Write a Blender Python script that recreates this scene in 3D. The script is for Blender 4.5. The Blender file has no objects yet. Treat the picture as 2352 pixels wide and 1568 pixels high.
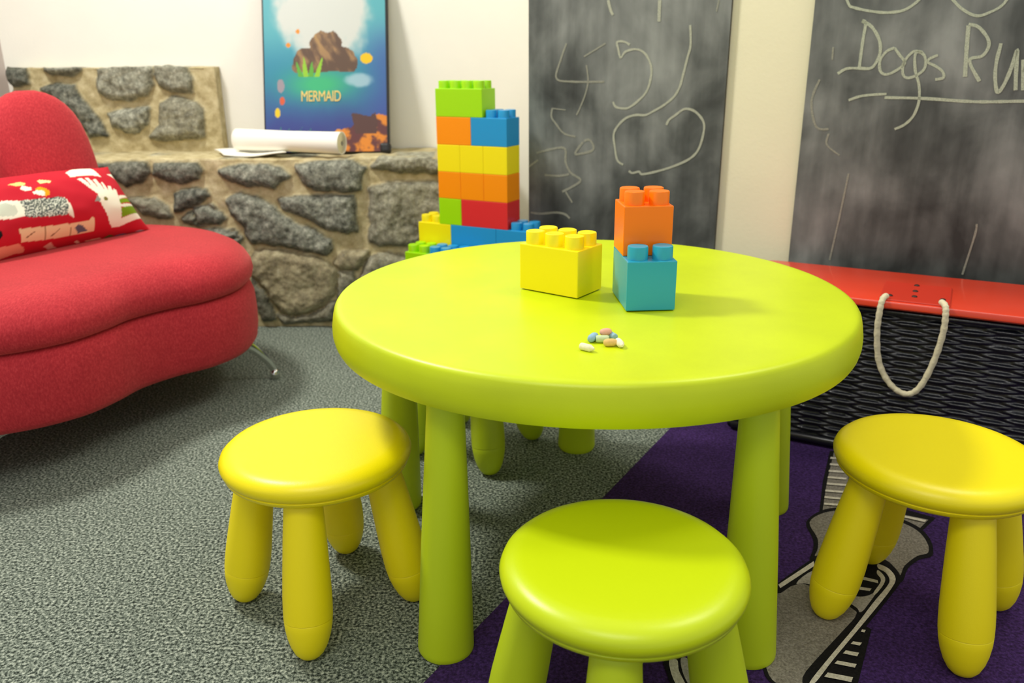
import bpy, bmesh, math, random
from mathutils import Vector, Matrix, noise
from mathutils.geometry import tessellate_polygon
random.seed(4)
SC = bpy.context.scene
COL = SC.collection

LOWER_STONES = [[(-0.9294, 0.5257), (-0.8941, 0.536), (-0.7722, 0.5389), (-0.7389, 0.5314), (-0.7073, 0.5047), (-0.7429, 0.4905), (-0.7669, 0.4712), (-0.8423, 0.4767), (-0.8896, 0.4917), (-0.9217, 0.5088)], [(-0.6798, 0.5381), (-0.5912, 0.5518), (-0.5137, 0.5488), (-0.464, 0.5292), (-0.4783, 0.498), (-0.4854, 0.4641), (-0.5154, 0.457), (-0.6281, 0.4604), (-0.6652, 0.485), (-0.6792, 0.5189)], [(-0.442, 0.5315), (-0.4161, 0.5575), (-0.3473, 0.5736), (-0.2848, 0.5636), (-0.2272, 0.5489), (-0.2032, 0.5391), (-0.209, 0.5104), (-0.3015, 0.5159), (-0.3745, 0.5189)], [(-0.9167, 0.4284), (-0.8701, 0.4477), (-0.8218, 0.4399), (-0.7621, 0.3975), (-0.6975, 0.3471), (-0.6395, 0.3265), (-0.5924, 0.2907), (-0.5894, 0.2652), (-0.6156, 0.2526), (-0.6853, 0.2609), (-0.7486, 0.2818), (-0.8478, 0.2928), (-0.8606, 0.3132), (-0.8671, 0.3435), (-0.9022, 0.3838)], [(-0.7493, 0.4271), (-0.6693, 0.4387), (-0.5117, 0.4399), (-0.5042, 0.4053), (-0.507, 0.3305), (-0.5299, 0.3231), (-0.594, 0.3337), (-0.6559, 0.3668), (-0.7037, 0.3871), (-0.7364, 0.4072)], [(-0.4536, 0.4639), (-0.4012, 0.478), (-0.2296, 0.4815), (-0.1956, 0.4715), (-0.1889, 0.373), (-0.2365, 0.2929), (-0.3374, 0.2784), (-0.4377, 0.2793), (-0.4668, 0.2948), (-0.4537, 0.3451), (-0.4548, 0.4049)], [(-0.8733, 0.2212), (-0.8411, 0.2621), (-0.7652, 0.2666), (-0.6867, 0.2455), (-0.6273, 0.2321), (-0.5849, 0.1929), (-0.5831, 0.151), (-0.5965, 0.1089), (-0.662, 0.0614), (-0.7358, 0.0432), (-0.7758, 0.057), (-0.8028, 0.0947), (-0.8144, 0.1319), (-0.8596, 0.1848)], [(-0.5546, 0.2598), (-0.4742, 0.2591), (-0.4782, 0.236), (-0.5084, 0.2001), (-0.5691, 0.2006), (-0.5854, 0.2189)], [(-0.5701, 0.1876), (-0.5243, 0.1898), (-0.5187, 0.161), (-0.5434, 0.1349), (-0.5765, 0.1034), (-0.5809, 0.1458)], [(-0.4733, 0.2334), (-0.4344, 0.2511), (-0.3594, 0.2402), (-0.3148, 0.2218), (-0.3191, 0.1277), (-0.398, 0.0859), (-0.4843, 0.1026), (-0.5009, 0.1609)], [(-1.0227, 0.4095), (-0.9783, 0.4092), (-0.9412, 0.3891), (-0.9313, 0.3691), (-0.9505, 0.3542), (-1.0144, 0.3597)], [(-1.0084, 0.3296), (-0.9576, 0.3367), (-0.8987, 0.3287), (-0.8955, 0.3135), (-0.9317, 0.3037), (-0.991, 0.3092)], [(-0.8588, 0.1691), (-0.82, 0.1267), (-0.8102, 0.0734), (-0.7991, 0.0302), (-0.841, 0.0251), (-0.8584, 0.0791), (-0.8613, 0.1323)], [(-0.7874, 0.0436), (-0.7368, 0.0324), (-0.6632, 0.0479), (-0.6084, 0.0877), (-0.5881, 0.0849), (-0.6002, 0.0285), (-0.6869, 0.013), (-0.7694, 0.0164)], [(-0.2979, 0.2628), (-0.2121, 0.2723), (-0.1374, 0.2461), (-0.145, 0.1421), (-0.2689, 0.1061), (-0.302, 0.1697)], [(-0.5686, 0.0713), (-0.5003, 0.0921), (-0.3989, 0.0699), (-0.3866, 0.0104), (-0.4805, 0.0004), (-0.5678, 0.012)], [(-1.3283, 0.5413), (-1.2529, 0.5485), (-1.1576, 0.5477), (-1.1555, 0.5268), (-1.1823, 0.4902), (-1.232, 0.48), (-1.2606, 0.5013), (-1.2881, 0.5279)], [(-1.1372, 0.5423), (-0.9988, 0.5465), (-0.9882, 0.5255), (-0.9997, 0.4993), (-1.0604, 0.4839), (-1.1115, 0.5001), (-1.1411, 0.5162)], [(-1.0817, 0.4468), (-1.042, 0.4625), (-0.9774, 0.4646), (-0.9718, 0.4459), (-1.0094, 0.4248), (-1.0554, 0.4036), (-1.0858, 0.3984)], [(-1.2281, 0.4373), (-1.1525, 0.4394), (-1.1139, 0.4095), (-1.1015, 0.3823), (-1.1405, 0.3745), (-1.1921, 0.3912)], [(-1.0652, 0.3711), (-1.0176, 0.4033), (-0.9624, 0.4136), (-0.9299, 0.37), (-0.9699, 0.354), (-1.0248, 0.349), (-1.0613, 0.3602)], [(-1.4685, 0.5293), (-1.3615, 0.5337), (-1.3369, 0.4914), (-1.3862, 0.4546), (-1.4698, 0.4659)], [(-1.6594, 0.5308), (-1.5321, 0.5298), (-1.5074, 0.4928), (-1.5467, 0.4559), (-1.6633, 0.4622)], [(-0.9454, 0.3319), (-0.9067, 0.3371), (-0.8827, 0.3093), (-0.9036, 0.2706), (-0.9412, 0.2765)]]
UPPER_STONES = [[(-1.7591, 0.8369), (-1.6465, 0.836), (-1.642, 0.7875), (-1.6856, 0.7825), (-1.7688, 0.7912)], [(-1.5712, 0.8461), (-1.536, 0.8539), (-1.4573, 0.8533), (-1.4559, 0.8292), (-1.4809, 0.816), (-1.5594, 0.8193), (-1.5715, 0.8301)], [(-1.393, 0.8341), (-1.3613, 0.8552), (-1.2364, 0.8622), (-1.2155, 0.8327), (-1.2208, 0.7789), (-1.2427, 0.7464), (-1.3018, 0.7332), (-1.3754, 0.7365), (-1.4002, 0.7585), (-1.4042, 0.8019)], [(-1.1999, 0.8433), (-1.1597, 0.8483), (-1.0982, 0.8452), (-1.0867, 0.8049), (-1.0876, 0.7561), (-1.144, 0.7593), (-1.1924, 0.7787), (-1.2018, 0.8111)], [(-1.597, 0.7709), (-1.5491, 0.7841), (-1.4882, 0.7755), (-1.4628, 0.7262), (-1.417, 0.6595), (-1.3982, 0.6173), (-1.4603, 0.6094), (-1.5134, 0.6991), (-1.5577, 0.7379)], [(-1.3837, 0.687), (-1.3189, 0.6976), (-1.2461, 0.7053), (-1.2569, 0.6527), (-1.29, 0.6249), (-1.3362, 0.6253), (-1.3738, 0.6424)], [(-1.202, 0.7132), (-1.1524, 0.7402), (-1.0755, 0.7177), (-1.0606, 0.7011), (-1.0642, 0.6063), (-1.1373, 0.6012), (-1.2307, 0.5963), (-1.2521, 0.6077), (-1.2117, 0.6467)], [(-1.765, 0.7559), (-1.6729, 0.7606), (-1.6225, 0.7274), (-1.6562, 0.6725), (-1.7469, 0.6787)]]
CHALK_LEFT = [([(-0.8719, 0.9964), (-0.8641, 0.9718), (-0.8567, 0.9594)], 9), ([(-0.7312, 0.9911), (-0.7307, 0.9397)], 10), ([(-0.8075, 0.8855), (-0.824, 0.8932), (-0.8427, 0.8926), (-0.8397, 0.8768), (-0.8319, 0.8539), (-0.8184, 0.8683), (-0.7909, 0.8741), (-0.7676, 0.8656), (-0.7505, 0.8429), (-0.7446, 0.8139), (-0.754, 0.7721), (-0.776, 0.7464), (-0.8033, 0.7267), (-0.8222, 0.7242), (-0.8415, 0.7282), (-0.8492, 0.7411)], 7), ([(-0.6481, 0.9297), (-0.6442, 0.8822), (-0.6509, 0.8503), (-0.6593, 0.8098), (-0.6664, 0.781), (-0.6805, 0.7561), (-0.7064, 0.7347), (-0.733, 0.7194), (-0.7556, 0.7083), (-0.7837, 0.7077), (-0.8117, 0.6984), (-0.8349, 0.6759), (-0.8447, 0.6535), (-0.8402, 0.6225), (-0.8316, 0.5869), (-0.8141, 0.5751)], 7), ([(-0.7965, 0.5593), (-0.7866, 0.5539), (-0.7676, 0.5586), (-0.7578, 0.5523), (-0.7203, 0.561), (-0.6747, 0.5766), (-0.6305, 0.5983), (-0.6076, 0.6229), (-0.5969, 0.6615), (-0.5968, 0.6909), (-0.6113, 0.7114), (-0.6297, 0.7235), (-0.6519, 0.7252), (-0.6733, 0.7101), (-0.6907, 0.697), (-0.6968, 0.684)], 7), ([(-0.9899, 0.8917), (-1.0069, 0.8489), (-1.019, 0.8009), (-0.9708, 0.7923), (-0.8774, 0.7926)], 5), ([(-0.9296, 0.8355), (-0.9238, 0.7968), (-0.9303, 0.7619), (-0.9469, 0.722), (-0.9566, 0.704)], 4), ([(-1.031, 0.7205), (-1.0334, 0.6978), (-1.0203, 0.6799), (-0.9941, 0.6533), (-0.958, 0.6454)], 5), ([(-0.9324, 0.6349), (-0.9149, 0.6378), (-0.9029, 0.6201), (-0.9091, 0.6085), (-0.9368, 0.6005), (-0.9582, 0.5996), (-0.9349, 0.6325)], 6), ([(-1.0805, 0.5944), (-1.0564, 0.6025), (-0.9935, 0.6129), (-0.9877, 0.5751), (-0.9717, 0.5455), (-0.9403, 0.5262), (-0.9658, 0.5058), (-0.997, 0.4896)], 6), ([(-1.0534, 0.534), (-1.0081, 0.5341), (-0.9768, 0.5406)], 6), ([(-1.1049, 0.5553), (-1.0751, 0.5758)], 6), ([(-1.0994, 0.4216), (-1.0664, 0.4206), (-1.0176, 0.4278), (-0.9882, 0.4252), (-0.9721, 0.4143)], 6), ([(-0.9865, 0.4903), (-0.965, 0.4606)], 5), ([(-0.9374, 0.8569), (-0.8756, 0.8899)], 4), ([(-1.031, 0.7205), (-0.9898, 0.7168)], 3), ([(-0.5796, 0.9854), (-0.5839, 0.9588)], 4)]
CHALK_RIGHT = [([(-0.2857, 0.982), (-0.2756, 0.9624), (-0.2653, 0.9574), (-0.2334, 0.9494), (-0.1948, 0.9444), (-0.158, 0.9489), (-0.1314, 0.9685), (-0.1261, 0.9831)], 7), ([(-0.0671, 0.9697), (-0.0427, 0.9469), (-0.0126, 0.9321), (0.0136, 0.9396), (0.032, 0.9516), (0.0425, 0.969)], 7), ([(-0.2444, 0.9285), (-0.2359, 0.9225), (-0.2374, 0.8875), (-0.2381, 0.828)], 8), ([(-0.2444, 0.9285), (-0.2214, 0.9144), (-0.2026, 0.8868), (-0.1972, 0.8594), (-0.2039, 0.8358), (-0.2142, 0.8248), (-0.2377, 0.8248), (-0.2653, 0.8241), (-0.2841, 0.8128)], 8), ([(-0.168, 0.8688), (-0.1841, 0.8612), (-0.195, 0.8417), (-0.1922, 0.8199), (-0.1796, 0.8112), (-0.1613, 0.8179), (-0.1428, 0.8355), (-0.1567, 0.8551), (-0.168, 0.8688)], 7), ([(-0.1088, 0.8584), (-0.1276, 0.8605), (-0.1434, 0.8394), (-0.144, 0.8159), (-0.1349, 0.8041), (-0.1167, 0.808), (-0.1002, 0.8236), (-0.1016, 0.8468), (-0.1125, 0.8584), (-0.1231, 0.8547), (-0.1183, 0.8198), (-0.1065, 0.7885), (-0.1016, 0.7529), (-0.1085, 0.7208), (-0.1247, 0.7002), (-0.1445, 0.6894)], 7), ([(-0.0769, 0.8523), (-0.0922, 0.8448), (-0.0948, 0.8371), (-0.079, 0.8293), (-0.0628, 0.8177), (-0.059, 0.8042), (-0.0749, 0.8003)], 7), ([(-0.0254, 0.9133), (-0.0221, 0.8687), (-0.0162, 0.8062)], 10), ([(-0.0257, 0.9152), (-0.0056, 0.9092), (0.0151, 0.8866), (0.0198, 0.8681), (0.0105, 0.8496), (-0.0125, 0.8404), (0.0135, 0.7967)], 8), ([(0.0426, 0.8751), (0.04, 0.8381), (0.0426, 0.8044), (0.0519, 0.7742), (0.0616, 0.7894), (0.0697, 0.8231), (0.0752, 0.8618), (0.0798, 0.8194), (0.0856, 0.7782)], 9), ([(0.0896, 0.8415), (0.0995, 0.7783)], 9), ([(0.0939, 0.8156), (0.103, 0.845), (0.1175, 0.8376), (0.1309, 0.7786)], 9), ([(-0.253, 0.7529), (-0.2224, 0.7635), (-0.1721, 0.7681)], 7), ([(-0.1749, 0.76), (-0.0912, 0.759), (0.0114, 0.7533), (0.1053, 0.7558), (0.1546, 0.7565)], 8), ([(-0.3234, 0.7997), (-0.3367, 0.7496), (-0.32, 0.6907), (-0.2902, 0.6852)], 5), ([(-0.289, 0.6746), (-0.2904, 0.6489), (-0.2585, 0.6244)], 4), ([(0.0567, 0.4825), (0.057, 0.4571), (0.0454, 0.361)], 4), ([(-0.233, 0.5824), (-0.2416, 0.4759), (-0.2525, 0.3651)], 4), ([(-0.3009, 0.8726), (-0.2998, 0.8445)], 4)]
MOTIF = {'sole_black': [(0.4412, 1.1732), (0.4539, 1.1899), (0.5361, 1.2586), (0.5538, 1.2602), (0.5429, 1.2418), (0.4854, 1.1964), (0.4788, 1.1828), (0.4425, 1.1534)], 'body_black': [(0.4251, 1.1602), (0.4729, 1.1897), (0.5272, 1.2275), (0.5767, 1.2413), (0.6505, 1.2551), (0.6652, 1.2256), (0.6599, 1.1906), (0.6329, 1.1574), (0.5475, 1.0665), (0.4851, 1.0016), (0.4318, 0.9426), (0.374, 0.9432), (0.3625, 0.98), (0.3915, 1.0859)], 'body_grey': [(0.4262, 1.1504), (0.4441, 1.1566), (0.4731, 1.1778), (0.5006, 1.1751), (0.5449, 1.1172), (0.5457, 1.0973), (0.5116, 1.0612), (0.423, 0.9718), (0.4063, 0.9428), (0.3774, 0.9432), (0.3678, 0.9799), (0.3963, 1.0829)], 'cap_pale': [(0.4788, 1.1828), (0.5216, 1.2204), (0.5712, 1.2269), (0.603, 1.2122), (0.622, 1.198), (0.6229, 1.1808), (0.5778, 1.1261), (0.5555, 1.1048), (0.5512, 1.1233), (0.502, 1.1791)], 'hole_black': [(0.5727, 1.2091), (0.603, 1.2122), (0.632, 1.2118), (0.6243, 1.1842), (0.5976, 1.1546), (0.5718, 1.1452), (0.5531, 1.1585)], 'stripe_left': [(0.4473, 1.1798), (0.5311, 1.2475), (0.527, 1.2329), (0.4476, 1.1698)], 'stripe_right': [(0.6406, 1.2368), (0.6532, 1.2222), (0.6522, 1.1941), (0.6308, 1.164), (0.5843, 1.1136), (0.534, 1.0609), (0.4725, 0.9965), (0.429, 0.949), (0.4205, 0.9491), (0.4663, 0.9992), (0.5307, 1.0667), (0.5869, 1.1291), (0.6266, 1.1707), (0.6405, 1.1908), (0.6424, 1.2117), (0.6352, 1.2242)], 'stripe_inner': [(0.6329, 1.2189), (0.6353, 1.1978), (0.6245, 1.1775), (0.6002, 1.1513), (0.5976, 1.1546), (0.6199, 1.1809), (0.6267, 1.1945), (0.6264, 1.2084)], 'lace1': [(0.5981, 1.2), (0.6194, 1.1894), (0.6168, 1.1809), (0.5946, 1.1914)], 'lace2': [(0.5824, 1.1713), (0.5994, 1.1661), (0.5937, 1.1596), (0.578, 1.1631)], 'cuff_black': [(0.5621, 1.3772), (0.6043, 1.4189), (0.6495, 1.432), (0.7036, 1.4242), (0.745, 1.392), (0.7694, 1.3548), (0.769, 1.3095), (0.749, 1.2631), (0.72, 1.2504), (0.6882, 1.2253), (0.6568, 1.1838), (0.6483, 1.2205), (0.6444, 1.2459), (0.63, 1.2118), (0.6087, 1.2058), (0.556, 1.2199), (0.5482, 1.2565), (0.5243, 1.2494), (0.5439, 1.2871), (0.5552, 1.3227)], 'cuff_grey': [(0.5682, 1.3763), (0.6029, 1.4085), (0.6448, 1.4197), (0.6989, 1.4129), (0.7384, 1.3798), (0.7598, 1.3465), (0.7594, 1.3056), (0.7453, 1.2719), (0.721, 1.2616), (0.6852, 1.2325), (0.6622, 1.2026), (0.6561, 1.2311), (0.6505, 1.2551), (0.6441, 1.2552), (0.6292, 1.2225), (0.6135, 1.2174), (0.5621, 1.2306), (0.5544, 1.2678), (0.5391, 1.2642), (0.5522, 1.287), (0.5641, 1.3226)], 'sock_black': [(0.7199, 1.6812), (0.7836, 1.6801), (0.7288, 1.5436), (0.649, 1.4217), (0.5993, 1.4114), (0.6513, 1.5364)], 'sock_grey': [(0.7251, 1.6713), (0.7622, 1.6707), (0.7083, 1.544), (0.639, 1.4255), (0.6101, 1.4223), (0.6603, 1.5363)], 'sock2_black': [(0.7608, 1.4311), (0.8177, 1.3899), (0.7633, 1.3387), (0.7381, 1.3805)], 'sock2_grey': [(0.7628, 1.4016), (0.7994, 1.3831), (0.7679, 1.3522), (0.7472, 1.3839)], 'sock_s1': [(0.7088, 1.6475), (0.7237, 1.6444), (0.7202, 1.6351), (0.7045, 1.6382)], 'sock_s2': [(0.6966, 1.6169), (0.716, 1.6128), (0.7126, 1.6038), (0.6924, 1.6078)], 'sock_s3': [(0.6828, 1.5863), (0.7142, 1.5804), (0.7108, 1.5716), (0.6787, 1.5775)], 'sock_s4': [(0.6701, 1.5575), (0.7066, 1.55), (0.7033, 1.5415), (0.6661, 1.549)], 'sock_s5': [(0.6578, 1.5296), (0.6958, 1.5223), (0.6918, 1.5141), (0.654, 1.5213)], 'sock_s6': [(0.6438, 1.5001), (0.6804, 1.4931), (0.6766, 1.4851), (0.6401, 1.4921)], 'sock_s7': [(0.6324, 1.4731), (0.6678, 1.4655), (0.6641, 1.4578), (0.6288, 1.4654)], 'sock_s8': [(0.6221, 1.4469), (0.649, 1.4419), (0.6454, 1.4344), (0.6186, 1.4394)], 'sock_t1': [(0.7567, 1.3966), (0.7933, 1.3782), (0.7862, 1.3713), (0.7535, 1.3895)], 'sole2_black': [(0.5498, 1.0722), (0.5566, 1.0635), (0.4872, 0.9443), (0.431, 0.9449)], 'rib1': [(0.5405, 1.0608), (0.5455, 1.0593), (0.5413, 1.0537), (0.5366, 1.0558)], 'rib2': [(0.5155, 1.0332), (0.5281, 1.0303), (0.5218, 1.0236), (0.5098, 1.0278)], 'rib3': [(0.4968, 1.0132), (0.5145, 1.0078), (0.5086, 1.0), (0.4898, 1.0067)], 'rib4': [(0.4759, 0.9913), (0.5011, 0.9834), (0.4955, 0.9759), (0.4691, 0.985)], 'rib5': [(0.4526, 0.9665), (0.4851, 0.9563), (0.4788, 0.9468), (0.4443, 0.958)], 'arc1': [(0.2292, 0.9968), (0.2408, 0.9967), (0.239, 0.9739), (0.2427, 0.9447), (0.2308, 0.9448), (0.2268, 0.9691)], 'arc_black': [(0.2235, 0.9994), (0.2645, 0.999), (0.2617, 0.9736), (0.2649, 0.9444), (0.2257, 0.9449), (0.2207, 0.9691)], 'arc2': [(0.2466, 0.9992), (0.2564, 0.9991), (0.2539, 0.9737), (0.2564, 0.9445), (0.2479, 0.9446), (0.2438, 0.9713)]}
PILLOW_PRINT = [([(0.319, 0.602), (0.492, 0.846), (0.688, 0.828), (0.668, 0.609), (0.648, 0.363), (0.511, 0.419), (0.297, 0.392)], (240, 236, 214)), ([(-0.295, 0.41), (-0.173, 0.461), (-0.134, 0.381), (-0.167, 0.313), (-0.251, 0.333)], (240, 200, 120)), ([(-0.229, 0.24), (-0.19, 0.31), (-0.126, 0.242), (-0.139, 0.167), (-0.208, 0.155)], (240, 236, 214)), ([(-0.029, 0.397), (0.006, 0.426), (0.086, 0.336), (0.061, 0.28), (-0.03, 0.299)], (244, 220, 150)), ([(-0.113, 0.165), (-0.06, 0.215), (-0.0, 0.066), (-0.02, -0.027), (-0.061, -0.059), (-0.086, 0.02)], (238, 160, 20)), ([(-0.145, 0.101), (-0.101, 0.131), (-0.045, 0.079), (-0.063, -0.049), (-0.097, -0.026), (-0.148, 0.048)], (240, 236, 214)), ([(0.335, 0.304), (0.393, 0.319), (0.43, 0.047), (0.424, 0.311), (0.463, 0.328), (0.497, -0.001), (0.498, 0.249), (0.543, 0.276), (0.559, -0.044), (0.58, 0.183), (0.603, 0.163), (0.602, -0.066), (0.635, 0.066), (0.67, 0.061), (0.657, -0.084), (0.694, -0.013), (0.724, -0.046), (0.696, -0.242), (0.66, -0.545), (0.636, -0.742), (0.949, -0.568), (0.965, -0.68), (1.0, -0.68), (0.617, -0.888), (0.521, -0.885), (0.489, -0.817), (0.467, -0.615), (0.43, -0.348), (0.444, -0.166), (0.382, 0.054)], (240, 236, 214)), ([(0.379, -0.338), (0.423, -0.214), (0.452, -0.283), (0.429, -0.359)], (150, 150, 140)), ([(0.489, -0.27), (0.523, -0.244), (0.54, -0.288), (0.527, -0.345), (0.494, -0.357)], (130, 120, 60)), ([(0.685, -0.314), (0.899, -0.188), (0.924, -0.291), (0.674, -0.419)], (122, 156, 20)), ([(0.705, -0.209), (0.931, -0.083), (0.922, -0.257), (0.953, -0.117), (0.688, -0.307)], (240, 236, 214)), ([(0.673, -0.44), (0.934, -0.332), (0.942, -0.448), (0.668, -0.504)], (240, 236, 214)), ([(0.664, -0.529), (0.936, -0.382), (0.949, -0.527), (0.949, -0.568), (0.641, -0.729)], (122, 156, 20)), ([(0.797, 0.527), (0.956, 0.673), (0.921, 0.297), (0.921, -0.072), (0.919, 0.006), (0.948, 0.377)], (240, 236, 214)), ([(-0.473, 0.014), (-0.428, 0.026), (-0.309, -0.054), (-0.295, -0.25), (-0.317, -0.409), (-0.407, -0.413), (-0.544, -0.361)], (240, 236, 214)), ([(-0.483, -0.036), (-0.422, -0.027), (-0.359, -0.145), (-0.352, -0.286), (-0.399, -0.364), (-0.533, -0.29)], (200, 206, 186)), ([(0.051, -0.121), (0.098, -0.167), (0.115, -0.338), (0.117, -0.63), (0.068, -0.546), (0.063, -0.42), (0.066, -0.285)], (240, 236, 214)), ([(-0.398, -0.621), (-0.174, -0.67), (0.066, -0.7), (0.263, -0.708), (0.303, -0.64), (0.328, -0.698), (0.329, -0.897), (0.075, -0.906), (-0.172, -0.89), (-0.384, -0.849)], (232, 206, 160)), ([(-0.174, -0.67), (-0.165, -0.672), (-0.164, -0.888), (-0.172, -0.886)], (150, 120, 80)), ([(0.066, -0.7), (0.075, -0.705), (0.086, -0.902), (0.077, -0.904)], (150, 120, 80)), ([(-0.347, -0.794), (-0.265, -0.716), (-0.263, -0.731), (-0.34, -0.809)], (130, 90, 60)), ([(-0.113, -0.849), (-0.029, -0.753), (-0.023, -0.765), (-0.104, -0.863)], (130, 90, 60)), ([(0.119, -0.79), (0.156, -0.74), (0.202, -0.778), (0.254, -0.876), (0.208, -0.881), (0.155, -0.887)], (96, 96, 110)), ([(-0.592, -0.844), (-0.417, -0.856), (-0.358, -0.924), (-0.342, -0.983), (-0.436, -0.98), (-0.523, -0.991), (-0.569, -0.999)], (226, 150, 120)), ([(-0.166, -0.975), (-0.109, -0.933), (-0.058, -0.989), (-0.02, -1.0), (-0.107, -1.0)], (220, 170, 150)), ([(0.143, -0.992), (0.163, -0.977), (0.213, -1.0), (0.184, -1.0)], (230, 200, 170)), ([(0.253, -0.997), (0.404, -0.993), (0.445, -1.0), (0.282, -1.0)], (232, 190, 160)), ([(0.469, -1.0), (0.517, -0.981), (0.572, -0.999), (0.498, -1.0)], (90, 100, 40)), ([(0.58, -0.999), (0.673, -0.992), (0.721, -0.999), (0.61, -1.0)], (92, 104, 140)), ([(0.81, -0.99), (0.879, -0.976), (0.934, -0.991), (0.877, -0.996)], (160, 150, 160)), ([(-0.567, -0.535), (-0.542, -0.568), (-0.537, -0.655), (-0.563, -0.72), (-0.586, -0.705)], (24, 20, 22))]
PEBBLE = [(-0.309, -0.062), (-0.109, -0.089), (0.051, -0.121), (0.094, -0.182), (0.094, -0.366), (0.054, -0.539), (-0.159, -0.499), (-0.285, -0.457), (-0.319, -0.418), (-0.295, -0.25)]
PI = math.pi

# ------------------------------------------------------------------ helpers
def lin(c):
    return tuple(((v/255)/12.92 if v/255 <= .04045 else ((v/255+.055)/1.055)**2.4) for v in c) + (1,)

def new_mat(name):
    m = bpy.data.materials.new(name); m.use_nodes = True
    nt = m.node_tree; b = nt.nodes['Principled BSDF']
    return m, nt, b

def plain(name, rgb, rough=.5, spec=.5, metal=0, noise_amt=0, scale=60, bump=0, bump_scale=200, sheen=0, coat=0):
    m, nt, b = new_mat(name)
    b.inputs['Base Color'].default_value = lin(rgb)
    b.inputs['Roughness'].default_value = rough
    b.inputs['Specular IOR Level'].default_value = spec
    b.inputs['Metallic'].default_value = metal
    b.inputs['Sheen Weight'].default_value = sheen
    b.inputs['Coat Weight'].default_value = coat
    tc = nt.nodes.new('ShaderNodeTexCoord')
    if noise_amt:
        n = nt.nodes.new('ShaderNodeTexNoise'); n.inputs['Scale'].default_value = scale; n.inputs['Detail'].default_value = 6
        nt.links.new(tc.outputs['Object'], n.inputs['Vector'])
        r = nt.nodes.new('ShaderNodeMapRange'); r.inputs['From Min'].default_value = .3; r.inputs['From Max'].default_value = .7
        r.inputs['To Min'].default_value = 1-noise_amt; r.inputs['To Max'].default_value = 1+noise_amt
        nt.links.new(n.outputs['Fac'], r.inputs['Value'])
        mx = nt.nodes.new('ShaderNodeMix'); mx.data_type = 'RGBA'; mx.blend_type = 'MULTIPLY'; mx.inputs['Factor'].default_value = 1
        mx.inputs[6].default_value = lin(rgb)
        nt.links.new(r.outputs['Result'], mx.inputs[7]); nt.links.new(mx.outputs[2], b.inputs['Base Color'])
    if bump:
        n2 = nt.nodes.new('ShaderNodeTexNoise'); n2.inputs['Scale'].default_value = bump_scale; n2.inputs['Detail'].default_value = 4
        nt.links.new(tc.outputs['Object'], n2.inputs['Vector'])
        bp = nt.nodes.new('ShaderNodeBump'); bp.inputs['Strength'].default_value = bump; bp.inputs['Distance'].default_value = .002
        nt.links.new(n2.outputs['Fac'], bp.inputs['Height']); nt.links.new(bp.outputs['Normal'], b.inputs['Normal'])
    return m

def speckle(name, stops, scale, rough=.95, bump=.5, dist=.003, detail=3, big=0, bigscale=3, warp=None):
    """noise -> colour ramp, with bump"""
    m, nt, b = new_mat(name)
    tc = nt.nodes.new('ShaderNodeTexCoord')
    n = nt.nodes.new('ShaderNodeTexNoise'); n.inputs['Scale'].default_value = scale; n.inputs['Detail'].default_value = detail
    n.inputs['Roughness'].default_value = .65
    src = tc.outputs['Object']
    if warp:
        mp = nt.nodes.new('ShaderNodeMapping'); mp.inputs['Scale'].default_value = warp; nt.links.new(src, mp.inputs['Vector']); src = mp.outputs['Vector']
    nt.links.new(src, n.inputs['Vector'])
    r = nt.nodes.new('ShaderNodeValToRGB'); r.color_ramp.interpolation = 'LINEAR'
    els = r.color_ramp.elements
    while len(els) < len(stops): els.new(.5)
    for e, (p, c) in zip(els, stops): e.position = p; e.color = lin(c)
    nt.links.new(n.outputs['Fac'], r.inputs['Fac'])
    out = r.outputs['Color']
    if big:
        n3 = nt.nodes.new('ShaderNodeTexNoise'); n3.inputs['Scale'].default_value = bigscale; n3.inputs['Detail'].default_value = 4
        nt.links.new(tc.outputs['Object'], n3.inputs['Vector'])
        mr = nt.nodes.new('ShaderNodeMapRange'); mr.inputs['From Min'].default_value = .3; mr.inputs['From Max'].default_value = .7
        mr.inputs['To Min'].default_value = 1-big; mr.inputs['To Max'].default_value = 1+big
        nt.links.new(n3.outputs['Fac'], mr.inputs['Value'])
        mx = nt.nodes.new('ShaderNodeMix'); mx.data_type = 'RGBA'; mx.blend_type = 'MULTIPLY'; mx.inputs['Factor'].default_value = 1
        nt.links.new(out, mx.inputs[6]); nt.links.new(mr.outputs['Result'], mx.inputs[7]); out = mx.outputs[2]
    nt.links.new(out, b.inputs['Base Color'])
    b.inputs['Roughness'].default_value = rough; b.inputs['Specular IOR Level'].default_value = .2
    bp = nt.nodes.new('ShaderNodeBump'); bp.inputs['Strength'].default_value = bump; bp.inputs['Distance'].default_value = dist
    nt.links.new(n.outputs['Fac'], bp.inputs['Height']); nt.links.new(bp.outputs['Normal'], b.inputs['Normal'])
    return m

def vcol_mat(name, rough=.6, spec=.3, tint=None):
    m, nt, b = new_mat(name)
    a = nt.nodes.new('ShaderNodeAttribute'); a.attribute_name = 'Col'
    nt.links.new(a.outputs['Color'], b.inputs['Base Color'])
    b.inputs['Roughness'].default_value = rough; b.inputs['Specular IOR Level'].default_value = spec
    return m

def mesh_obj(name, verts, faces, mat=None, parent=None, smooth=True, loc=None, mats=None, fmat=None):
    me = bpy.data.meshes.new(name); me.from_pydata([tuple(v) for v in verts], [], faces); me.update()
    for m in (mats or ([mat] if mat else [])): me.materials.append(m)
    if fmat: me.polygons.foreach_set('material_index', fmat)
    me.polygons.foreach_set('use_smooth', [smooth]*len(me.polygons))
    bm = bmesh.new(); bm.from_mesh(me); bmesh.ops.recalc_face_normals(bm, faces=bm.faces); bm.to_mesh(me); bm.free()
    o = bpy.data.objects.new(name, me); COL.objects.link(o)
    if parent: o.parent = parent
    if loc: o.location = loc
    return o

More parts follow.
